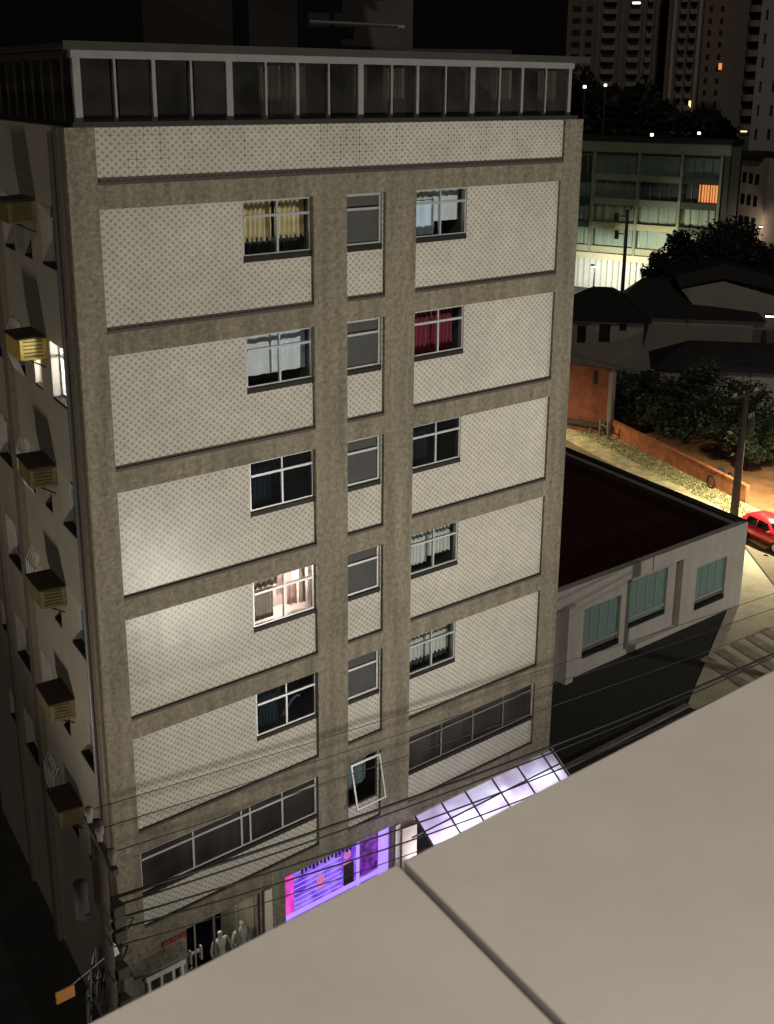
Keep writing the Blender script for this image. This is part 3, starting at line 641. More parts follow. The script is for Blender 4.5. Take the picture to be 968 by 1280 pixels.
# ---------------------------------------------------------------- low annex beside the block
AN=thing('low_building','low grey building with a dark red roof and green tinted windows','building',(30,8,GZ))
AY=7.51; AF=Fr((0,AY,0),(1,0,0),(0,-1,0)); top=-17.3
wins=[(25.4,27.9,-20.75,-18.4),(28.85,31.5,-20.55,-18.2),(33.3,35.65,-20.75,-18.6)]
MB().holes(AF,23.2,37.1,GZ,top,0,-.35,[(23.6,24.15,GZ,-18.1),(25.4,27.85,-20.75,-18.5),(28.2,32.2,GZ+.3,-17.95),(33.3,35.65,-20.75,-18.65)]).build('wall','annex_wall',AN)
MB().holes(AF,28.2,32.2,GZ+.3,-17.95,-.3,-.5,[(28.85,31.5,-20.5,-18.25)]).build('recessed_wall','annex_wall',AN)
MB().fbox(AF,24.15,24.6,.004,.25,GZ,-18.0).build('pier','annex_wall',AN)
MB().fbox(AF,23.6,24.15,-.3,-.25,GZ,-18.1).build('door','alu_white',AN)
rd=Vector((.225,.974,0))
cA=Vector((37.1,AY,0)); 
MB().prism([(37.1,AY+.001),(37.1+rd.x*15,AY+rd.y*15),(36.75+rd.x*15,AY+rd.y*15),(36.75,AY+.36)],GZ,top).build('side_wall','annex_wall',AN)
q=cA+rd*15
MB().prism([(37.14,AY+.02),(q.x+.04,q.y),(q.x-.4,q.y),(36.7,AY+.32)],top+.002,top+.06).build('coping','blackish',AN)  # black colour stands in for the unlit parapet top
MB().prism([(15.5,AY+.36),(36.74,AY+.36),(q.x-.4,q.y-.1),(17,q.y-.1)],top-.5,top-.35).build('roof','annex_roof',AN)
MB().prism([(q.x,q.y),(q.x,q.y+.3),(16,q.y+.3),(16,q.y)],GZ,top+.1).build('back_wall','annex_wall',AN)
MB().prism([(36.35,AY+.4),(36.7,AY+.4),(q.x-.42,q.y-.3),(q.x-.9,q.y-.3)],top-.34,top-.2).build('gutter','roof_grey',AN)
MB().fbox(AF,29.9,29.96,.004,.05,-17.9,-17.3).build('drain_spout','annex_wall',AN)
for i,(u0,u1,z0,z1,dd) in enumerate(((25.4,27.85,-20.75,-18.5,-.12),(28.85,31.5,-20.5,-18.25,-.4),(33.3,35.65,-20.75,-18.65,-.12))):
    f=MB(); n=4
    for k in range(n+1):
        u=u0+.02+(u1-u0-.06)*k/n; f.fbox(AF,u-.015,u+.03,dd-.05,dd,z0+.5,z1)
    f.fbox(AF,u0,u1,dd-.06,dd+.04,z0+.42,z0+.52); f.fbox(AF,u0,u1,dd-.05,dd,z1-.05,z1-.003)
    Wd=f.build('window','alu',AN)
    MB().fbox(AF,u0+.01,u1-.01,dd-.045,dd-.03,z0+.52,z1-.05).build('pane','green_glass',Wd)
    MB().fbox(AF,u0+.01,u1-.01,dd-.05,dd-.04,z0+.2,z0+.42).build('lower_panel','green_glass' if i==1 else 'alu_dull',Wd)
    MB().fbox(AF,u0+.01,u1-.01,dd-.1,.02 if i!=1 else dd+.05,z0+.003,z0+.2).build('sill','sill',Wd)

# ---------------------------------------------------------------- wall, house, things across the cross street
VF=Fr(V0,vd,-vn)
MB_=MB(); MB_.fbox(VF,-1.2,44,-.62,-.42,GZ+.06,GZ+1.15)
ow=thing('low_orange_wall','long low terracotta wall running behind the grass verge','wall',vp(20,.5,GZ))
MB_.build('wall','terracotta',ow); MB().fbox(VF,-1.2,44,-.66,-.38,GZ+1.152,GZ+1.2).build('coping','terracotta',ow)
fd=MB()
for s in (6.5,7.4,8.3): pass
gp=thing('gate_posts','pair of short weathered posts at the far end of the orange wall','gate',vp(19,-.4,GZ+.1))
for s in (14.0,15.1): MB().fbox(VF,s,s+.16,.3,.46,GZ+.1,GZ+1.35).build('post','concrete',gp)
MB().fbox(VF,14.16,15.1,.36,.4,GZ+.9,GZ+1.0).build('rail','concrete',gp)
for i in range(5):
    s=16+i*.95; o=MB().fbox(VF,s,s+.22,.5,.72,GZ+.1,GZ+.85).build('bollard','concrete')
    tag(o,['nearest','second','third','fourth','farthest'][i]+' pale short bollard on the grass verge beside the orange wall','bollard','bollards on the verge')
# terracotta house end
th=thing('terracotta_house','dim terracotta plastered outbuilding behind the orange wall','building',(66,45,GZ))
a=gnd(690,512,GZ+.1); b=gnd(768,512,GZ+.1)
A1=at(690,470,90); B1=at(762,470,88); 
TF=Fr(A1,(B1-A1).xy.to_3d(),Vector((-(B1-A1).y,(B1-A1).x,0))*-1)
if TF.n.dot(CAM-A1)<0: TF.n=-TF.n
wlen=(B1-A1).xy.length
MB().fbox(TF,-3,wlen,-.25,0,GZ,at(740,457,89).z).build('wall','terracotta_dim',th)
MB().fbox(TF,wlen-1.2,wlen-.85,.004,.02,at(755,478,89).z,at(755,462,89).z).build('window','blackish',th)
MB().fbox(TF,wlen,wlen+.3,-.5,.05,GZ,at(740,460,89).z).build('pier','house_wall',th)
MB().fbox(TF,-3,wlen+.5,.0,.25,GZ+.6,GZ+.9).build('skirting','trim',th)
# two-storey house with hipped roof
hs=thing('tiled_house','dim plastered house with a broad dark hipped roof','house',(72,45,GZ))
A2=at(700,440,108); B2=at(803,440,108); HF=Fr(A2,(B2-A2).xy.to_3d(),(CAM-A2).xy.to_3d()); HF.u=Vector((B2.x-A2.x,B2.y-A2.y,0)).normalized(); HF.n=Vector((HF.u.y,-HF.u.x,0))
if HF.n.dot(CAM-A2)<0: HF.n=-HF.n
L1=(B2-A2).xy.length; wt=at(800,403,108).z
def zz(y,D=108): return at(760,y,D).z
wa=lambda x:(at(x,430,108)-A2).dot(HF.u)
hw=[(wa(721),wa(732),zz(430),zz(408)),(wa(748),wa(762),zz(428),zz(405)),(wa(773),wa(782),zz(413),zz(403.5))]
MB().holes(HF,0,L1,GZ,wt,0,-.3,hw).build('wall','house_wall',hs)
for h in hw: MB().fbox(HF,h[0],h[1],-.28,-.2,h[2],h[3]).build('window','tower_win',hs)
MB().fbox(HF,L1,L1+9.2,-3.2,-3.0,GZ,wt).build('wing_wall','house_wall',hs)
MB().fbox(HF,L1-.25,L1,-3.2,-.31,GZ,wt).build('return_wall','house_wall',hs)
def hip(mb,fr,u0,u1,d0,d1,z0,z1,ins):
    um=(d0-d1)/2; p=fr.p; a,b,c,e=p(u0,d0,z0),p(u1,d0,z0),p(u1,d1,z0),p(u0,d1,z0); r1=p(u0+ins,(d0+d1)/2,z1); r2=p(u1-ins,(d0+d1)/2,z1)
    mb.quad(a,b,r2,r1); mb.quad(b,c,r2); mb.quad(c,e,r1,r2); mb.quad(e,a,r1); mb.quad(e,c,b,a)
rf=MB(); hip(rf,HF,-1,L1+.6,.6,-8.5,wt+.02,wt+2.3,3.4); rf.build('roof','roof_dark',hs)
rf=MB(); hip(rf,HF,L1-3.2,L1+10.2,-2.4,-10,wt+.0,wt+2.9,3.0); rf.build('roof','roof_dark',hs)
# gabled pale building to the right
gb=thing('gabled_shed','pale plastered gable end with a sloping dark roof behind the dark tree','building',at(915,410,112))
gb.location.z=GZ
def gpx(x,y,D=112): return at(x,y,D)
a=[gpx(852,362),gpx(905,352),gpx(975,372),gpx(975,413),gpx(905,412),gpx(888,408)]
back=Vector((fw.x,fw.y,0)).normalized()*.3
mb=MB(); n=len(a); mb.v=[tuple(p) for p in a]+[tuple(p+back) for p in a]; mb.f=[tuple(range(n)),tuple(reversed(range(n,2*n)))]+[(i,i+n,(i+1)%n+n,(i+1)%n) for i in range(n)]
mb.build('wall','house_wall',gb)
mb=MB(); a2=[gpx(845,345),gpx(905,330),gpx(985,350),gpx(985,366),gpx(905,348),gpx(850,360)]; back2=back*18
n=6; mb.v=[tuple(p) for p in a2]+[tuple(p+back2) for p in a2]; mb.f=[tuple(range(n)),tuple(reversed(range(n,2*n)))]+[(i,i+n,(i+1)%n+n,(i+1)%n) for i in range(n)]
mb.build('roof','roof_dark',gb)
# low dark house in front right
lh=thing('low_dark_house','low unlit house roof among the hedge trees','house',at(890,440,98)); lh.location.z=GZ
LF=Fr(at(815,440,98),HF.u,HF.n); mb=MB(); hip(mb,LF,0,16,0,-7,GZ+2.9,GZ+4.6,3); mb.build('roof','roof_dark',lh)
MB().fbox(LF,.6,15.4,-6.5,-.5,GZ,GZ+2.88).build('wall','house_wall',lh)

# ---------------------------------------------------------------- green apartment building
gr=thing('green_apartment_building','four storey greenish block with glazed bays, lit from below behind the dark tree','building',(112,72,GZ))
GA=at(700,300,160); GB=at(904,300,152); GU=Vector((GB.x-GA.x,GB.y-GA.y,0)).normalized(); GN=Vector((GU.y,-GU.x,0))
if GN.dot(CAM-GA)<0: GN=-GN
GF=Fr(GA,GU,GN); GLn=(GB-GA).xy.length
def gu(x):   # where the column of pixels meets the facade plane
    d=ray(x,270); t=((GA-CAM).dot(GN))/(d.dot(GN)); return (CAM+d*t-GA).dot(GU)
def gz(y,x=820):
    d=ray(x,y); t=((GA-CAM).dot(GN))/(d.dot(GN)); return (CAM+d*t).z
ztop=gz(178); zf=[gz(y) for y in (196,226,257,287,318)]
MB().fbox(GF,-6,GLn,-3.5,-.6,GZ,ztop-.1).build('wall','green_wall',gr)
MB().fbox(GF,-6,GLn+.2,-3.7,.15,ztop,ztop+.5).build('roof','roof_dark',gr)
MB().fbox(GF,-6,GLn,-.6,.0,gz(192),ztop).build('roof_band','green_wall',gr)
cols=[gu(705),gu(739),gu(795),gu(848),gu(897)]
for c in cols: MB().fbox(GF,c-.15,c+.15,-.6,.12,gz(322),gz(192)).build('column','green_wall',gr)
MB().fbox(GF,cols[-1]+.18,GLn,-.6,-.02,gz(322),gz(192)).build('end_wall','green_dark',gr)
for r in range(4):
    z0=gz(196+31*r+24); z1=gz(196+31*r)
    for c in range(4):
        a,b=cols[c]+.18,cols[c+1]-.18
        sl=MB().fbox(GF,a,b,-.55,.04,z0-.72,z0-.0).build('balcony_band','green_dark' if (c==3 or c==0) and r<3 else ('band_cream' if r>=2 else 'green_wall'),gr)
        W=MB(); n=4
        for k in range(n+1):
            u=a+(b-a)*k/n; W.fbox(GF,max(a,u-.045),min(b,u+.045),-.45,-.36,z0,z1)
        W.fbox(GF,a,b,-.45,-.35,z1-.12,z1)
        Wf=W.build('window','alu_dull' if (r+c)%2 else 'green_wall',gr)
        wmat='lit_warm' if (r==1 and c==3) else 'green_win'
        if wmat=='lit_warm':
            MB().fbox(GF,a,a+(b-a)*.42,-.5,-.46,z0,z1).build('pane','green_dark',Wf)
            cc=MB()
            for k in range(7): u=a+(b-a)*(.45+.075*k); cc.fbox(GF,u,u+(b-a)*.05,-.5,-.47,z0+.1,z1)
            cc.build('curtain','lit_warm',Wf)
            MB().fbox(GF,a+(b-a)*.43,b,-.56,-.51,z0,z1).build('pane','terracotta',Wf)
        else:
            MB().fbox(GF,a,b,-.55,-.48,z0,z1).build('pane',wmat if (r*3+c)%5 else 'green_dark',Wf)
            if r>=2:
                MB().curtain(GF,a+.3,b-.3,z0+.1,z1-.15,-.47+.04,5,.05).build('curtain','green_cur',Wf)
# street floor screen
MB().fbox(GF,-6,GLn,-.5,.2,gz(330),gz(322)).build('shop_fascia','cream_wall',gr)
MB().fbox(GF,-6,GLn,-.58,-.52,GZ,gz(331)).build('ground_floor_wall','white_wall',gr)
pf=MB()
for k in range(30): u=-2+k*.75; pf.fbox(GF,u,u+.12,-.4,-.3,GZ,gz(331))
pf.build('ground_floor_bars','cream_wall',gr)
# lamp that lights its street
def street_lamp(base,arm,h,label,energy,color=(1,.9,.7),head=1.0,glow='lamp_glow',group='street lamps',down=False,size=.12):
    T=thing('street_lamp',label,'street lamp',base,group)
    bx,by,bz=base; hx,hy=bx+arm[0],by+arm[1]
    MB().tube([(bx,by,bz),(bx,by,bz+h-.6)],.1,10,.07).build('pole','concrete',T,smooth=True)
    MB().tube([(bx,by,bz+h-.7),(bx+arm[0]*.3,by+arm[1]*.3,bz+h-.2),(hx,hy,bz+h)],.035,8).build('arm','alu_dull',T,smooth=True)
    n=Vector((arm[0],arm[1],0)).normalized(); s=Vector((-n.y,n.x,0))*.14*head; n=n*.35*head; z=bz+h
    c=Vector((hx,hy,z))
    MB().hexa([c-n-s-Vector((0,0,.0)),c+n-s,c+n+s,c-n+s,c-n*.9-s*.6+Vector((0,0,.12)),c+n*.8-s*.6+Vector((0,0,.1)),c+n*.8+s*.6+Vector((0,0,.1)),c-n*.9+s*.6+Vector((0,0,.12))]).build('head','alu_dull',T)
    e=c-Vector((0,0,.045))
    MB().hexa([e-n*.8-s*.8,e+n*.8-s*.8,e+n*.8+s*.8,e-n*.8+s*.8,e-n*.8-s*.8+Vector((0,0,.04)),e+n*.8-s*.8+Vector((0,0,.04)),e+n*.8+s*.8+Vector((0,0,.04)),e-n*.8+s*.8+Vector((0,0,.04))]).build('lens',glow,T)
    if energy: light('SPOT' if down else 'POINT','lamp_light',(hx,hy,z-.25),energy,color,target=(hx,hy,z-10) if down else None,size=size,parent=T,spot=150 if down else None)
    return T
p=at(742,332,149); gp0=Vector((p.x,p.y,GZ))
lamp_g=street_lamp((gp0.x-1,gp0.y-1,GZ),(1,1),p.z-GZ,'bright white street lamp in front of the green apartment building',5000,(.95,1,.86),head=2.2)
p=at(842,345,150); street_lamp((p.x,p.y,GZ),(.3,1),5.5,'yellowish street lamp half hidden by the dark tree before the green building',900,(1,.85,.5))
# pale street pole in front
p=at(785,262,125); T=thing('utility_pole','thin dark utility pole standing before the green apartment building','utility pole',(p.x,p.y,GZ))
q2=at(780,350,125)
MB().tube([(p.x,p.y,GZ),(p.x,p.y,p.z)],.22,10,.14).build('pole','trim',T,smooth=True)
for yy in (292,270):
    zc=at(775,yy,125).z; e=at(771,yy,125); MB().tube([(e.x,e.y,zc),(p.x,p.y,zc)],.06,6).build('bracket','trim',T); MB().tube([(e.x,e.y,zc-.5),(e.x,e.y,zc+.3)],.2,10).build('transformer','trim',T)

# block of flats at far right with pinkish walls
pk=thing('pinkish_flats','dim pinkish block of flats with dark square windows at the right edge','building',at(950,300,165)); pk.location.z=GZ
A3=at(905,260,168); B3=at(990,260,160); KU=(B3-A3).xy.to_3d().normalized(); KN=Vector((KU.y,-KU.x,0)); 
if KN.dot(CAM-A3)<0: KN=-KN
KF=Fr(A3,KU,KN); kz=lambda y:at(940,y,164).z; ku=lambda x:(at(x,260,164)-A3).dot(KU)
MB().fbox(KF,0,ku(990),-8,-.1,GZ,kz(203)).build('wall','pink_wall',pk)
MB().fbox(KF,ku(922),ku(990),-.098,1.5,GZ,kz(196)).build('bay','pink_wall',pk)
for r in range(4):
    for x in (928,944,960): 
        y=215+r*27+ (x-928)*.05
        MB().fbox(KF,ku(x),ku(x+9),1.502,1.56,kz(y+13),kz(y)).build('window','tower_win',pk)
MB().fbox(KF,-4,ku(975),-9,2,kz(200),kz(194)).build('roof','roof_dark',pk)
MB().fbox(KF,ku(905),ku(975),1.6,1.7,kz(336),kz(330)).build('shop_band','white_wall',pk)
p=at(946,322,158); street_lamp((p.x,p.y,GZ),(.6,.2),8,'street lamp lighting the foot of the pinkish flats',350,(1,.8,.55))

# ---------------------------------------------------------------- towers
def tower(name,label,x0,x1,D,ytop,mwall,colsdef,floor,ribs=(),mrib='tower_rib',lit=(),win=None,depth=18,ybase=150):
    A=at(x0,100,D); B=at(x1,100,D); U=(B-A).xy.to_3d().normalized(); Nn=Vector((U.y,-U.x,0))
    if Nn.dot(CAM-A)<0: Nn=-Nn
    fr=Fr(A,U,Nn); z=lambda y: at((x0+x1)/2,y,D).z; uu=lambda x:(at(x,100,D)-A).dot(U)
    T=thing(name,label,'tower block',(A.x,A.y,GZ),'tower blocks on the skyline')
    MB().fbox(fr,0,uu(x1),-depth,0,GZ,z(ytop)).build('wall',mwall,T)
    for x,w in ribs: MB().fbox(fr,uu(x),uu(x+w),.003,.9,GZ,z(ytop)).build('rib',mrib,T)
    y=ytop+4; k=0
    while y<ybase:
        for (xa,xb,kind) in colsdef:
            if kind=='b':
                b=MB().fbox(fr,uu(xa),uu(xb),.003,1.3,z(y+floor*.92),z(y+floor*.52)).build('balcony','tower_balcony',T)
                MB().fbox(fr,uu(xa)+.3,uu(xb)-.3,.003,.05,z(y+floor*.5),z(y+floor*.05)).build('window','tower_win',T)
            elif kind=='r':     # rounded balcony
                mb=MB(); n=8; c=(uu(xa)+uu(xb))/2; h=(uu(xb)-uu(xa))/2; pts=[fr.p(c+h*math.cos(math.pi*i/n),.01+1.6*math.sin(math.pi*i/n),0) for i in range(n+1)]
                mb.prism([(p.x,p.y) for p in (pts if (pts[0]-pts[2]).cross(pts[1]-pts[0]).z<0 else pts[::-1])],z(y+floor*.85),z(y+floor*.42)); mb.build('balcony','tower_balcony',T)
                MB().fbox(fr,uu(xa)+.2,uu(xb)-.2,.003,.05,z(y+floor*.4),z(y)).build('window','tower_win',T)
            else:
                MB().fbox(fr,uu(xa),uu(xb),.003,.05,z(y+floor*.7),z(y+floor*.25)).build('window','tower_win',T)
        y+=floor; k+=1
    for (x,y,w,h,m) in lit: MB().fbox(fr,uu(x),uu(x+w),.06,.12,z(y+h),z(y)).build('lit_window',m,T)
    return T
tower('tower_block','wide brown ribbed tower block with balconies, one white window near the top',706,830,310,-60,'tower_brown',[(712,722,'w'),(729,737,'w'),(750,766,'b'),(782,796,'b'),(804,811,'b'),(819,826,'w')],15,ribs=((724,2.5),(743,2.5),(772,2.5),(799,2),(814,2)),lit=((785,-3,9,8,'lit_white'),),mrib='tower_rib')
tower('tower_block','slender tower block with two pale pinkish vertical fins framing its balconies',830,873,296,-60,'tower_brown',[(845,853,'b'),(857,865,'b')],15,ribs=((836,4),(867,4)),mrib='tower_rib_pink',lit=((863.5,126,2.5,8,'lit_yellow'),(863.5,142,2.5,8,'lit_yellow')))
tower('tower_block','plain tan tower block with one orange lit window',874,912,318,-60,'tower_tan',[(880,884,'w'),(894,898,'w')],15,lit=((897,79,4,8,'lit_warm'),))
tower('tower_block','grey tower block with a column of pale rounded balconies',912,948,262,-60,'tower_grey',[(929,948,'r')],18.5,lit=((932,160,8,5,'lit_yellow'),),ybase=165)
tower('tower_block','plain lilac grey tower wall with tiny dark windows at the right edge',944,1010,205,-60,'tower_lilac',[(950,953,'w'),(966,970,'w')],30,ybase=200)
# dark mass of trees below the towers
def foliage_points(c,r,n,squash=.8,clumps=14,seed=0):
    rnd=random.Random(seed); cs=[]
    for i in range(clumps):
        a=rnd.random()*6.283; e=math.asin(rnd.uniform(-.5,1)); q=rnd.uniform(.5,.95)
        cs.append((Vector((math.cos(a)*math.cos(e)*r*q,math.sin(a)*math.cos(e)*r*q,math.sin(e)*r*q*squash)),r*rnd.uniform(.2,.4)))
    out=[]
    for i in range(n):
        k=rnd.choice(cs); d=Vector((rnd.gauss(0,1),rnd.gauss(0,1),rnd.gauss(0,.75))).normalized()*k[1]*rnd.uniform(.55,1.08)
        out.append(Vector(c)+k[0]+d)
    return out,cs
def tree(base,h,r,label,n=4500,leaf=.28,m='leaf',cat='tree',seed=0,group='trees across the street',clumps=14,squash=.8,name='tree'):
    T=thing(name,label,cat,base,group); rnd=random.Random(seed+99)
    if name=='bush': h=r*1.75; squash=.9
    c=Vector(base)+Vector((0,0,h-r*squash)); pts,cs=foliage_points(c,r,n,squash,clumps,seed)
    tr=MB(); b=Vector(base); mid=b+Vector((r*.05,0,(h-r)*.6)); tr.tube([b,b+(mid-b)*.5+Vector((.1,.05,0)),mid,c],.05*h*.5+.06,8,.06)
    for k,(p,q) in enumerate(cs[:9]): tr.tube([mid,mid+(c+p-mid)*.55+Vector((0,0,.3)),c+p],.09,6,.03)
    tr.build('trunk','bark',T,smooth=True)
    cr=MB()
    for p in pts:
        s=leaf*rnd.uniform(.6,1.3); a=Vector((rnd.gauss(0,1),rnd.gauss(0,1),rnd.gauss(0,.6))).normalized(); b2=a.cross(Vector((rnd.gauss(0,1),rnd.gauss(0,1),rnd.gauss(0,1)))).normalized()
        cr.quad(p-a*s,p-b2*s*.45,p+a*s,p+b2*s*.45)
    cr.build('crown',m,T); return T
def far_tree(x,y,D,r,sq,*a,**k):
    p=at(x,y,D); tree((p.x,p.y,GZ),p.z-GZ+r*sq,r,*a,squash=sq,m='leaf_dark',**k)
far_tree(895,334,126,5.7,.62,'large dark tree silhouetted against the lit green building',n=17000,leaf=.24,seed=3,clumps=30)
far_tree(826,340,124,2.0,.8,'small dark tree left of the large dark tree, before the lit wall',n=3500,leaf=.18,seed=5)
far_tree(962,345,122,3.4,.8,'dark tree right of the large dark tree, partly cut by the frame',n=6000,leaf=.22,seed=6)
hd=[(58.5,30.5,4.6,2.5),(57.2,26.8,5.2,2.7),(56,23.2,5.0,2.6),(54.9,20.2,4.4,2.2),(60.5,27.5,6.2,2.9),(58.8,22.5,6.4,2.9),(60.4,34,4.4,2.0)]
hl=['leafy bush in the middle of the hedge row behind the orange wall','broad leafy bush just right of the middle of the hedge row','leafy bush left of the street pole in the hedge row','low bush behind the right hand pole, nearest in the hedge row','taller dark bush standing behind the middle of the hedge row','taller dark bush behind the right end of the hedge row','smallest bush at the left end of the hedge row, by the terracotta building']
for i,(x,y,h,r) in enumerate(hd): tree((x+1.5*vn.x,y+1.5*vn.y,GZ),h,r,hl[i],n=4200,leaf=.16,m='leaf2' if i<4 else 'leaf',cat='bush',seed=20+i,group='hedge trees behind the orange wall',clumps=18,name='bush')
fl=['far dark tree below the ribbed tower, left','far dark tree below the ribbed tower, right','far dark tree below the tower with pinkish fins','far dark tree below the tan tower']
for i,(x,y,D,r) in enumerate(((745,160,215,9),(785,165,215,8),(835,174,220,6),(885,176,230,5))):
    p=at(x,y,D); tree((p.x,p.y,GZ),p.z-GZ+r*.9,r,fl[i],n=2600,leaf=.9,m='leaf_dark',seed=40+i,group='far trees below the towers',clumps=20)
for i,(x,y) in enumerate(((731,110),(757,108),(815,170),(874,168))):
    p=at(x,y,198); 
    T=thing('street_lamp',['far white street light left of its dimmer neighbour, beside the glazed gallery','faint far street light between dark trees, second from the left','far street light just above the green building roof','far faint street light above the right end of the green building roof'][i],'street lamp',(p.x,p.y,GZ),'far street lights')
    MB().tube([(p.x,p.y,GZ),(p.x,p.y,p.z)],.15,6).build('pole','trim',T)
    MB().prism([(p.x+.22*math.cos(a*1.047),p.y+.22*math.sin(a*1.047)) for a in range(6)],p.z,p.z+.35).build('lens','lit_white' if i in(0,2) else 'small_glow',T)

# ---------------------------------------------------------------- big street lamp at the right, pole and car
lp=gnd(968,395,-13.2)
lamp_r=street_lamp((lp.x+.9,lp.y-1.6,GZ),(-.9,1.6),-13.2-GZ,'bright white street lamp cut by the right edge of the picture',250,(1,.86,.56),head=2.0,down=True)
PR=thing('utility_pole','stout concrete utility pole with crossarm behind the red roofed building','utility pole',(44.2,13.0,GZ))
px_,py_=44.3,12.8
MB().tube([(px_,py_,GZ),(px_,py_,-13.0)],.24,12,.17).build('pole','bark',PR,smooth=True)
MB().box(px_-1.1,px_+1.1,py_-.05,py_+.05,-13.35,-13.22).build('crossarm','bark',PR)
for dx in (-1.0,-.1,.9): 
    for s in (-.12,0,.12): MB().tube([(px_+dx+s,py_,-13.22),(px_+dx+s,py_,-13.02)],.035,8,.02).build('insulator','porcelain',PR,smooth=True)
MB().tube([(px_+.55,py_-.1,-15.5),(px_+.55,py_-.1,-14.6)],.2,12).build('transformer','bark',PR,smooth=True)
for s in (.35,.55,.75): MB().tube([(px_+s,py_-.1,-14.6),(px_+s,py_-.1,-14.3)],.03,6).build('bushing','porcelain',PR,smooth=True)
MB().tube([(px_-.5,py_,-15),(px_+.9,py_,-15)],.03,6).build('bracket','bark',PR)

street_lamp((50.0,12.1,GZ),(-1.8,.77),7.8,'street lamp at the street corner, just outside the right edge of the picture',15000,(1,.86,.56),down=True,head=1.4)
def car(c,heading):
    T=thing('parked_car','red hatchback parked by the right edge, dark windows','car',c)
    h=Vector((math.cos(heading),math.sin(heading),0)); s=Vector((-h.y,h.x,0)); O=Vector(c)
    def P(x,y,z): return O+h*x+s*y+Vector((0,0,z))
    # stations: x, half width, sill z, belt z, roof half width, roof z (None: no cabin)
    st=[(-1.98,.70,.36,.78),(-1.9,.8,.26,.93),(-1.5,.85,.22,.98),(-.6,.87,.2,.95),(.5,.87,.2,.93),(1.0,.86,.22,.9),(1.6,.8,.25,.78),(1.92,.66,.34,.62)]
    b=MB(); n=6
    for (x,w,z0,z1) in st:
        zm=(z0+z1)/2+.05
        for (y,z) in ((-w*.9,z0),(-w,zm),(-w*.93,z1),(-w*.5,z1+.03),(w*.5,z1+.03),(w*.93,z1),(w,zm),(w*.9,z0)): b.v.append(tuple(P(x,y,z)))
    k=8
    for i in range(len(st)-1):
        for j in range(k): a=i*k+j; c2=i*k+(j+1)%k; b.f.append((a,c2,c2+k,a+k))
    b.f.append(tuple(range(k))); b.f.append(tuple(range((len(st)-1)*k+k-1,(len(st)-1)*k-1,-1)))
    B=b.build('body','car_red',T,smooth=True); B.modifiers.new('s','SUBSURF').levels=1; B.modifiers['s'].render_levels=2
    cab=MB(); cs=[(-1.86,.72,.95,.6,.99),(-1.45,.76,.95,.6,1.42),(-.9,.78,.95,.62,1.47),(-.1,.78,.95,.62,1.47),(.35,.77,.95,.58,1.4),(1.05,.74,.9,.6,.93)]
    for (x,w,z,w2,z2) in cs:
        for (y,zz_) in ((-w,z),(-w2,z2),(0,z2+.02),(w2,z2),(w,z)): cab.v.append(tuple(P(x,y,zz_)))
    for i in range(len(cs)-1):
        for j in range(4): a=i*5+j; cab.f.append((a,a+1,a+6,a+5))
    C_=cab.build('cabin','car_red',T,smooth=True)
    def pan(name,pts,m='car_glass'):
        q=MB(); q.quad(*[P(*p) for p in pts]); return q.build(name,m,T)
    for sg in (-1,1):
        q=[(-1.3,.785,1.0),(-.45,.8,1.0),(-.45,.66,1.4),(-1.2,.65,1.38)]
        pan('side_window',[(x,sg*(y+.01),z) for x,y,z in q]); q=[(-.38,.8,1.0),(.72,.77,.99),(.3,.625,1.36),(-.38,.66,1.4)]
        pan('side_window',[(x,sg*(y+.01),z) for x,y,z in q])
        MB().hexa([P(.62,sg*.82,.98),P(.78,sg*.82,.98),P(.78,sg*1.0,.98),P(.62,sg*1.0,.98),P(.62,sg*.82,1.1),P(.78,sg*.82,1.1),P(.78,sg*1.0,1.1),P(.62,sg*1.0,1.1)]).build('mirror','car_red',T,bevel=.02)
        for x in (-1.25,1.22):
            W=MB().tube([P(x,sg*.66,.31),P(x,sg*.87,.31)],.31,20).build('wheel','tyre',T); MB().tube([P(x,sg*.8,.31),P(x,sg*.885,.31)],.19,16).build('rim','rim',W)
        MB().hexa([P(1.66,sg*.5,.62),P(1.9,sg*.42,.58),P(1.86,sg*.68,.58),P(1.6,sg*.74,.62),P(1.6,sg*.5,.76),P(1.84,sg*.42,.7),P(1.8,sg*.68,.7),P(1.55,sg*.74,.77)]).build('headlight','porcelain',T)
    pan('windscreen',[(.42,-.56,1.4),(1.02,-.66,.975),(1.02,.66,.975),(.42,.56,1.4)])
    pan('rear_window',[(-1.5,-.55,1.41),(-1.5,.55,1.41),(-1.87,.62,1.03),(-1.87,-.62,1.03)])
    return T
cg=gnd(958,664,-20.7)
cr_=car((cg.x+.3,cg.y-.2,GZ+.03),0)
hd_=math.atan2(-.974,-.3)
# turn the car: rebuild with the right heading
def deltree(o):
    for c in list(o.children): deltree(c)
    bpy.data.objects.remove(o)
deltree(cr_); cr_=car((cg.x+.3,cg.y-.2,GZ+.03),hd_); cr_.name='parked_car'
# odds and ends on the verge
def ring(c,r,label,n=20):
    mb=MB(); c=Vector(c)
    pts=[c+vd*(r*math.cos(i/n*6.283))+Vector((0,0,r+r*math.sin(i/n*6.283))) for i in range(n+1)]
    mb.tube(pts,.06,6,cap=False); return tag(mb.build('tyre','tyre',None,smooth=True),label,'tyre','old tyres on the verge')
a=gnd(888,612); ring((a.x,a.y,GZ+.12),.38,'old black tyre standing against the orange bank'); a=gnd(912,608); ring((a.x,a.y,GZ+.12),.36,'old black tyre right of the two small boxes, by the pole')
for i,(x,l,m) in enumerate(((889,'small dark red box on the orange bank','red_sign'),(900,'small dark purple box on the orange bank, next to a tyre','cur_navy'))):
    a=gnd(x,596); o=MB().box(a.x-.25,a.x+.25,a.y-.2,a.y+.2,GZ+.12,GZ+.55).build('box',m,bevel=.03); tag(o,l,'box','boxes on the orange bank')

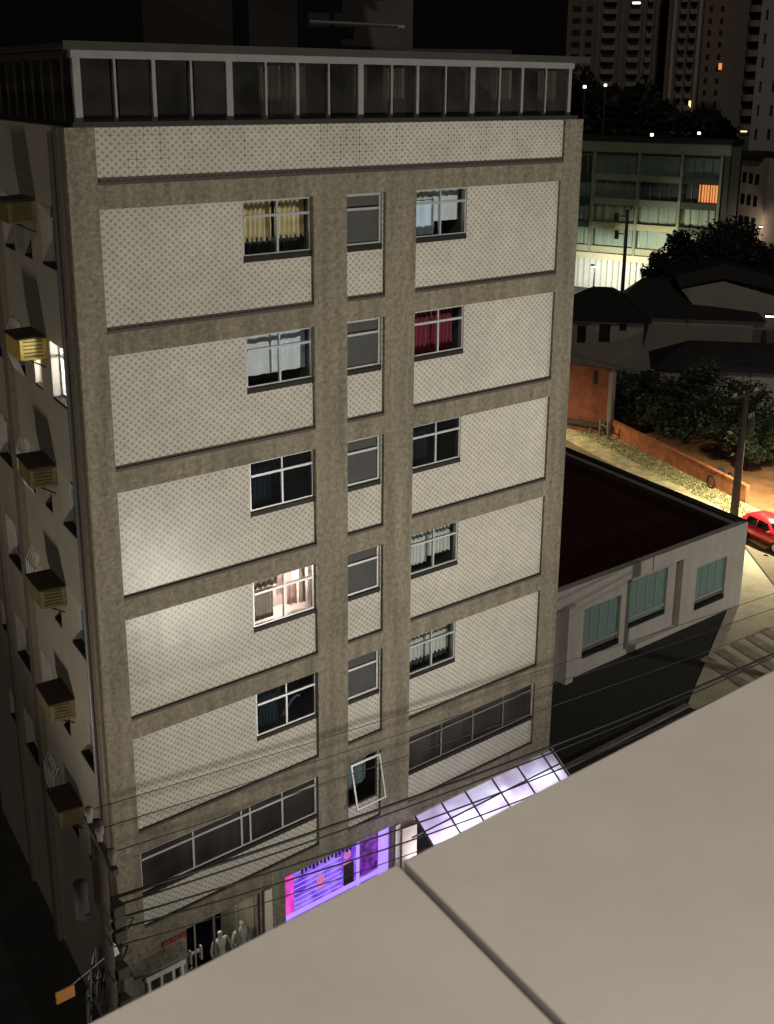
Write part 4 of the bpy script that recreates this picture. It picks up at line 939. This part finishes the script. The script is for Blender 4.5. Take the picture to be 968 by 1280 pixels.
# ---------------------------------------------------------------- corner pole bottom left with its tangle
PX,PY=-2.6,-3.0
PL=thing('utility_pole','crowded corner utility pole with insulators and coiled cable, bottom left','utility pole',(PX,PY,GZ))
MB().tube([(PX,PY,GZ),(PX,PY,-11.9)],.2,12,.14).build('pole','bark',PL,smooth=True)
MB().hexa([(-2.72,-2.7,-12.0),(-2.6,-2.7,-12.0),(-3.1,-4.7,-12.0),(-3.22,-4.7,-12.0),(-2.72,-2.7,-11.88),(-2.6,-2.7,-11.88),(-3.1,-4.7,-11.88),(-3.22,-4.7,-11.88)]).build('crossarm','bark',PL)
for t in (.14,.5,.92):
    x=-2.66-.5*t; y=-2.7-2*t
    MB().tube([(x,y,-11.88),(x,y,-11.72),(x,y,-11.7),(x,y,-11.55)],.05,10,.09).build('insulator','concrete',PL,smooth=True)
MB().tube([(PX-.45,PY,-13.9),(PX-.45,PY,-13.1)],.14,12).build('transformer','roof_grey',PL,smooth=True)
rnd=random.Random(4)
for k in range(9):
    c=Vector((PX-.35+rnd.uniform(-.15,.15),PY+rnd.uniform(-.3,.3),-14.9-rnd.random()*1.2)); rr=rnd.uniform(.2,.42)
    pts=[c+Vector((rr*.5*math.cos(i/14*6.283),rr*.7*math.cos(i/14*6.283+.4),rr*math.sin(i/14*6.283)*1.6)) for i in range(15)]
    MB().tube(pts,.022,5,cap=False).build('cable_coil','alu_dull' if k%2 else 'cable',PL,smooth=True)
for k,z in enumerate((-13.9,-14.15,-14.5,-15.4,-16.2)):
    MB().tube([(PX-.1,PY-.5,z),(PX+.1,PY+.5,z+.03)],.035,6).build('bracket','alu_dull',PL)
    MB().box(PX+.14,PX+.42,PY-.18,PY+.12,z-.28,z-.02).build('junction_box','trim' if k%2 else 'bark',PL,bevel=.02)
o=MB().box(-4.0,-3.6,-3.52,-3.48,-15.2,-14.92).build('street_sign','orange_sign',None,bevel=.01); tag(o,'small orange sign plate beside the crowded corner pole','sign')
sb=MB().tube([(-3.62,-3.46,-14.95),(PX-.1,PY-.1,-15.0)],.02,6).build('sign_arm','alu_dull',PL)
# white awning just round the corner
wa_=thing('white_awning','small white awning by the plastered corner, behind the corner pole','awning',(-1.0,-.6,-18.1))
def aw_(x,y,y0):
    d=ray(x,y); return CAM+d*((y0-CAM.y)/d.y)
A_=[aw_(132,1150,-.7),aw_(150,1192,-.7),aw_(134,1203,-.9)]
mb=MB(); mb.v=[tuple(p) for p in A_]+[tuple(p+Vector((0,.06,0))) for p in A_]; mb.f=[(0,1,2),(5,4,3),(0,3,4,1),(1,4,5,2),(2,5,3,0)]
mb.build('sheet','white_wall',wa_)
MB().tube([A_[1],A_[1]+Vector((.1,.68,0))],.02,6).build('strut','alu_dull',wa_)
# cables
def cable(a,b,sag,r,label,n=24,group='overhead cables along the street'):
    a=Vector(a); b=Vector(b); pts=[a+(b-a)*(i/n)-Vector((0,0,sag*4*(i/n)*(1-i/n))) for i in range(n+1)]
    o=MB().tube(pts,r,6).build('overhead_cable','cable',None,smooth=True); return tag(o,label,'cable',group)
E_=(34,-3.2,0)
cs=[((PX,PY,-13.75),(34,-3.3,-15.6),.75,.036,'thickest black cable sweeping from the corner pole past the mezzanine windows'),
    ((PX,PY,-13.95),(34,-3.0,-15.8),.85,.022,'black cable just under the thickest one'),
    ((PX,PY,-14.25),(34,-3.1,-15.9),1.25,.022,'sagging black cable crossing the tiles below the left mezzanine window'),
    ((PX,PY,-14.5),(34,-3.2,-16.1),1.5,.02,'lowest sagging black cable, over the shop fronts'),
    ((PX,PY,-14.9),(34,-3.0,-16.3),1.6,.012,'thin black cable in front of the purple shop'),
    ((-2.72,-2.98,-11.6),(34,-2.98,-14.3),.2,.009,'upper thin wire crossing the lowest tile panel'),
    ((-2.9,-3.7,-11.6),(34,-3.7,-14.3),.25,.009,'middle thin wire from the corner pole insulators'),
    ((-3.12,-4.54,-11.6),(34,-4.54,-14.3),.3,.009,'outer thin wire from the corner pole insulators')]
for c in cs: cable(*c)
# near side pole out of the picture that carries the far ends
PE=thing('utility_pole','utility pole down the street carrying the far ends of the cables','utility pole',(34,-3.1,GZ))
MB().tube([(34,-3.1,GZ),(34,-3.1,-14.1)],.2,12,.14).build('pole','concrete',PE,smooth=True)
MB().box(33.95,34.05,-4.7,-2.7,-14.42,-14.3).build('crossarm','brown_dark',PE)
c=MB(); 
cable((px_,py_,-13.1),(34,-4.0,-14.3),.9,.015,'thin wire from the right hand pole towards the near street')
cable((px_-1,py_,-13.1),(58,60,-13),1.0,.015,'thin wire from the right hand pole along the cross street')
# service drops
cable((PX,PY,-14.4),(-.3,-.02,-16.9),.35,.02,'short slack cable dropping from the corner pole to the plastered corner')
cable((PX,PY,-15.2),(-.5,-.02,-17.6),.3,.025,'short thick cable from the corner pole to the shop lintel')
cable((PX,PY,-16.3),(.9,-.6,-18.6),.5,.035,'thick looping cable from the corner pole to the kiosk')

# ---------------------------------------------------------------- lamps that light the scene
def floodlight(loc,target,energy,color,label,spot=120,size=.35,wall=True):
    T=thing('floodlight',label,'floodlight',loc,'floodlights'); c=Vector(loc); t=(Vector(target)-c).normalized(); s=t.cross(Vector((0,0,1))).normalized()*.25; u=s.cross(t).normalized()*.18
    b=c-t*.28; MB().hexa([b-s-u,b+s-u,c+s-u,c-s-u,b-s+u,b+s+u,c+s+u,c-s+u]).build('housing','trim',T)
    e=c+t*.005; f=c+t*.02; MB().hexa([e-s*.9-u*.9,e+s*.9-u*.9,f+s*.9-u*.9,f-s*.9-u*.9,e-s*.9+u*.9,e+s*.9+u*.9,f+s*.9+u*.9,f-s*.9+u*.9]).build('lens','lamp_glow',T)
    MB().tube([b,b-t*.25],.03,6).build('bracket','trim',T)
    light('SPOT','flood_light',c+t*.06,energy,color,target=target,size=size,parent=T,spot=spot)
    return T
floodlight((14,-21.4,-18.9),(4.5,0,1.5),21500,(1,.935,.81),'floodlight low on the building across the street, hidden below the ledge',spot=100,size=.6)
floodlight((-10.3,-1.9,-19.8),SIDE.p(4.5,0,-3.5),4200,(1,.9,.75),'floodlight on the far corner of the side street, aimed up the flank',spot=75,size=.8)
street_lamp((41,-19.5,GZ),(0,2.2),7.6,'added unseen street lamp opposite the low red roofed building',7000,(1,.93,.85))  # unseen lamp added to brighten the low building's wall
street_lamp((46,36,GZ),(1.6,-.4),8.2,'added unseen street lamp on the cross street beyond the tall block',7000,(1,.8,.5),down=True)  # hidden lamp added to brighten the verge and orange wall
floodlight((-13.5,-25.6,4.2),(-10,-22.2,1.1),1200,(1,.93,.82),'unseen lamp added above the pale ledge',spot=140,size=.5)  # lamp added behind the camera to light the ledge

# ---------------------------------------------------------------- camera
cd=bpy.data.cameras.new('camera'); co=bpy.data.objects.new('camera',cd); col.objects.link(co); scn.camera=co
from mathutils import Matrix
mt=Matrix((RV,UV,-fw)).transposed().to_4x4(); mt.translation=CAM; co.matrix_world=mt
cd.sensor_fit='VERTICAL'; cd.sensor_height=36; cd.lens=36*F/1280; cd.clip_end=3000; cd.clip_start=.05
cd.dof.use_dof=True; cd.dof.focus_distance=32; cd.dof.aperture_fstop=15
scn.view_settings.view_transform='Standard'; scn.view_settings.look='None'; scn.view_settings.exposure=0; scn.view_settings.gamma=1
scn.render.engine='CYCLES'
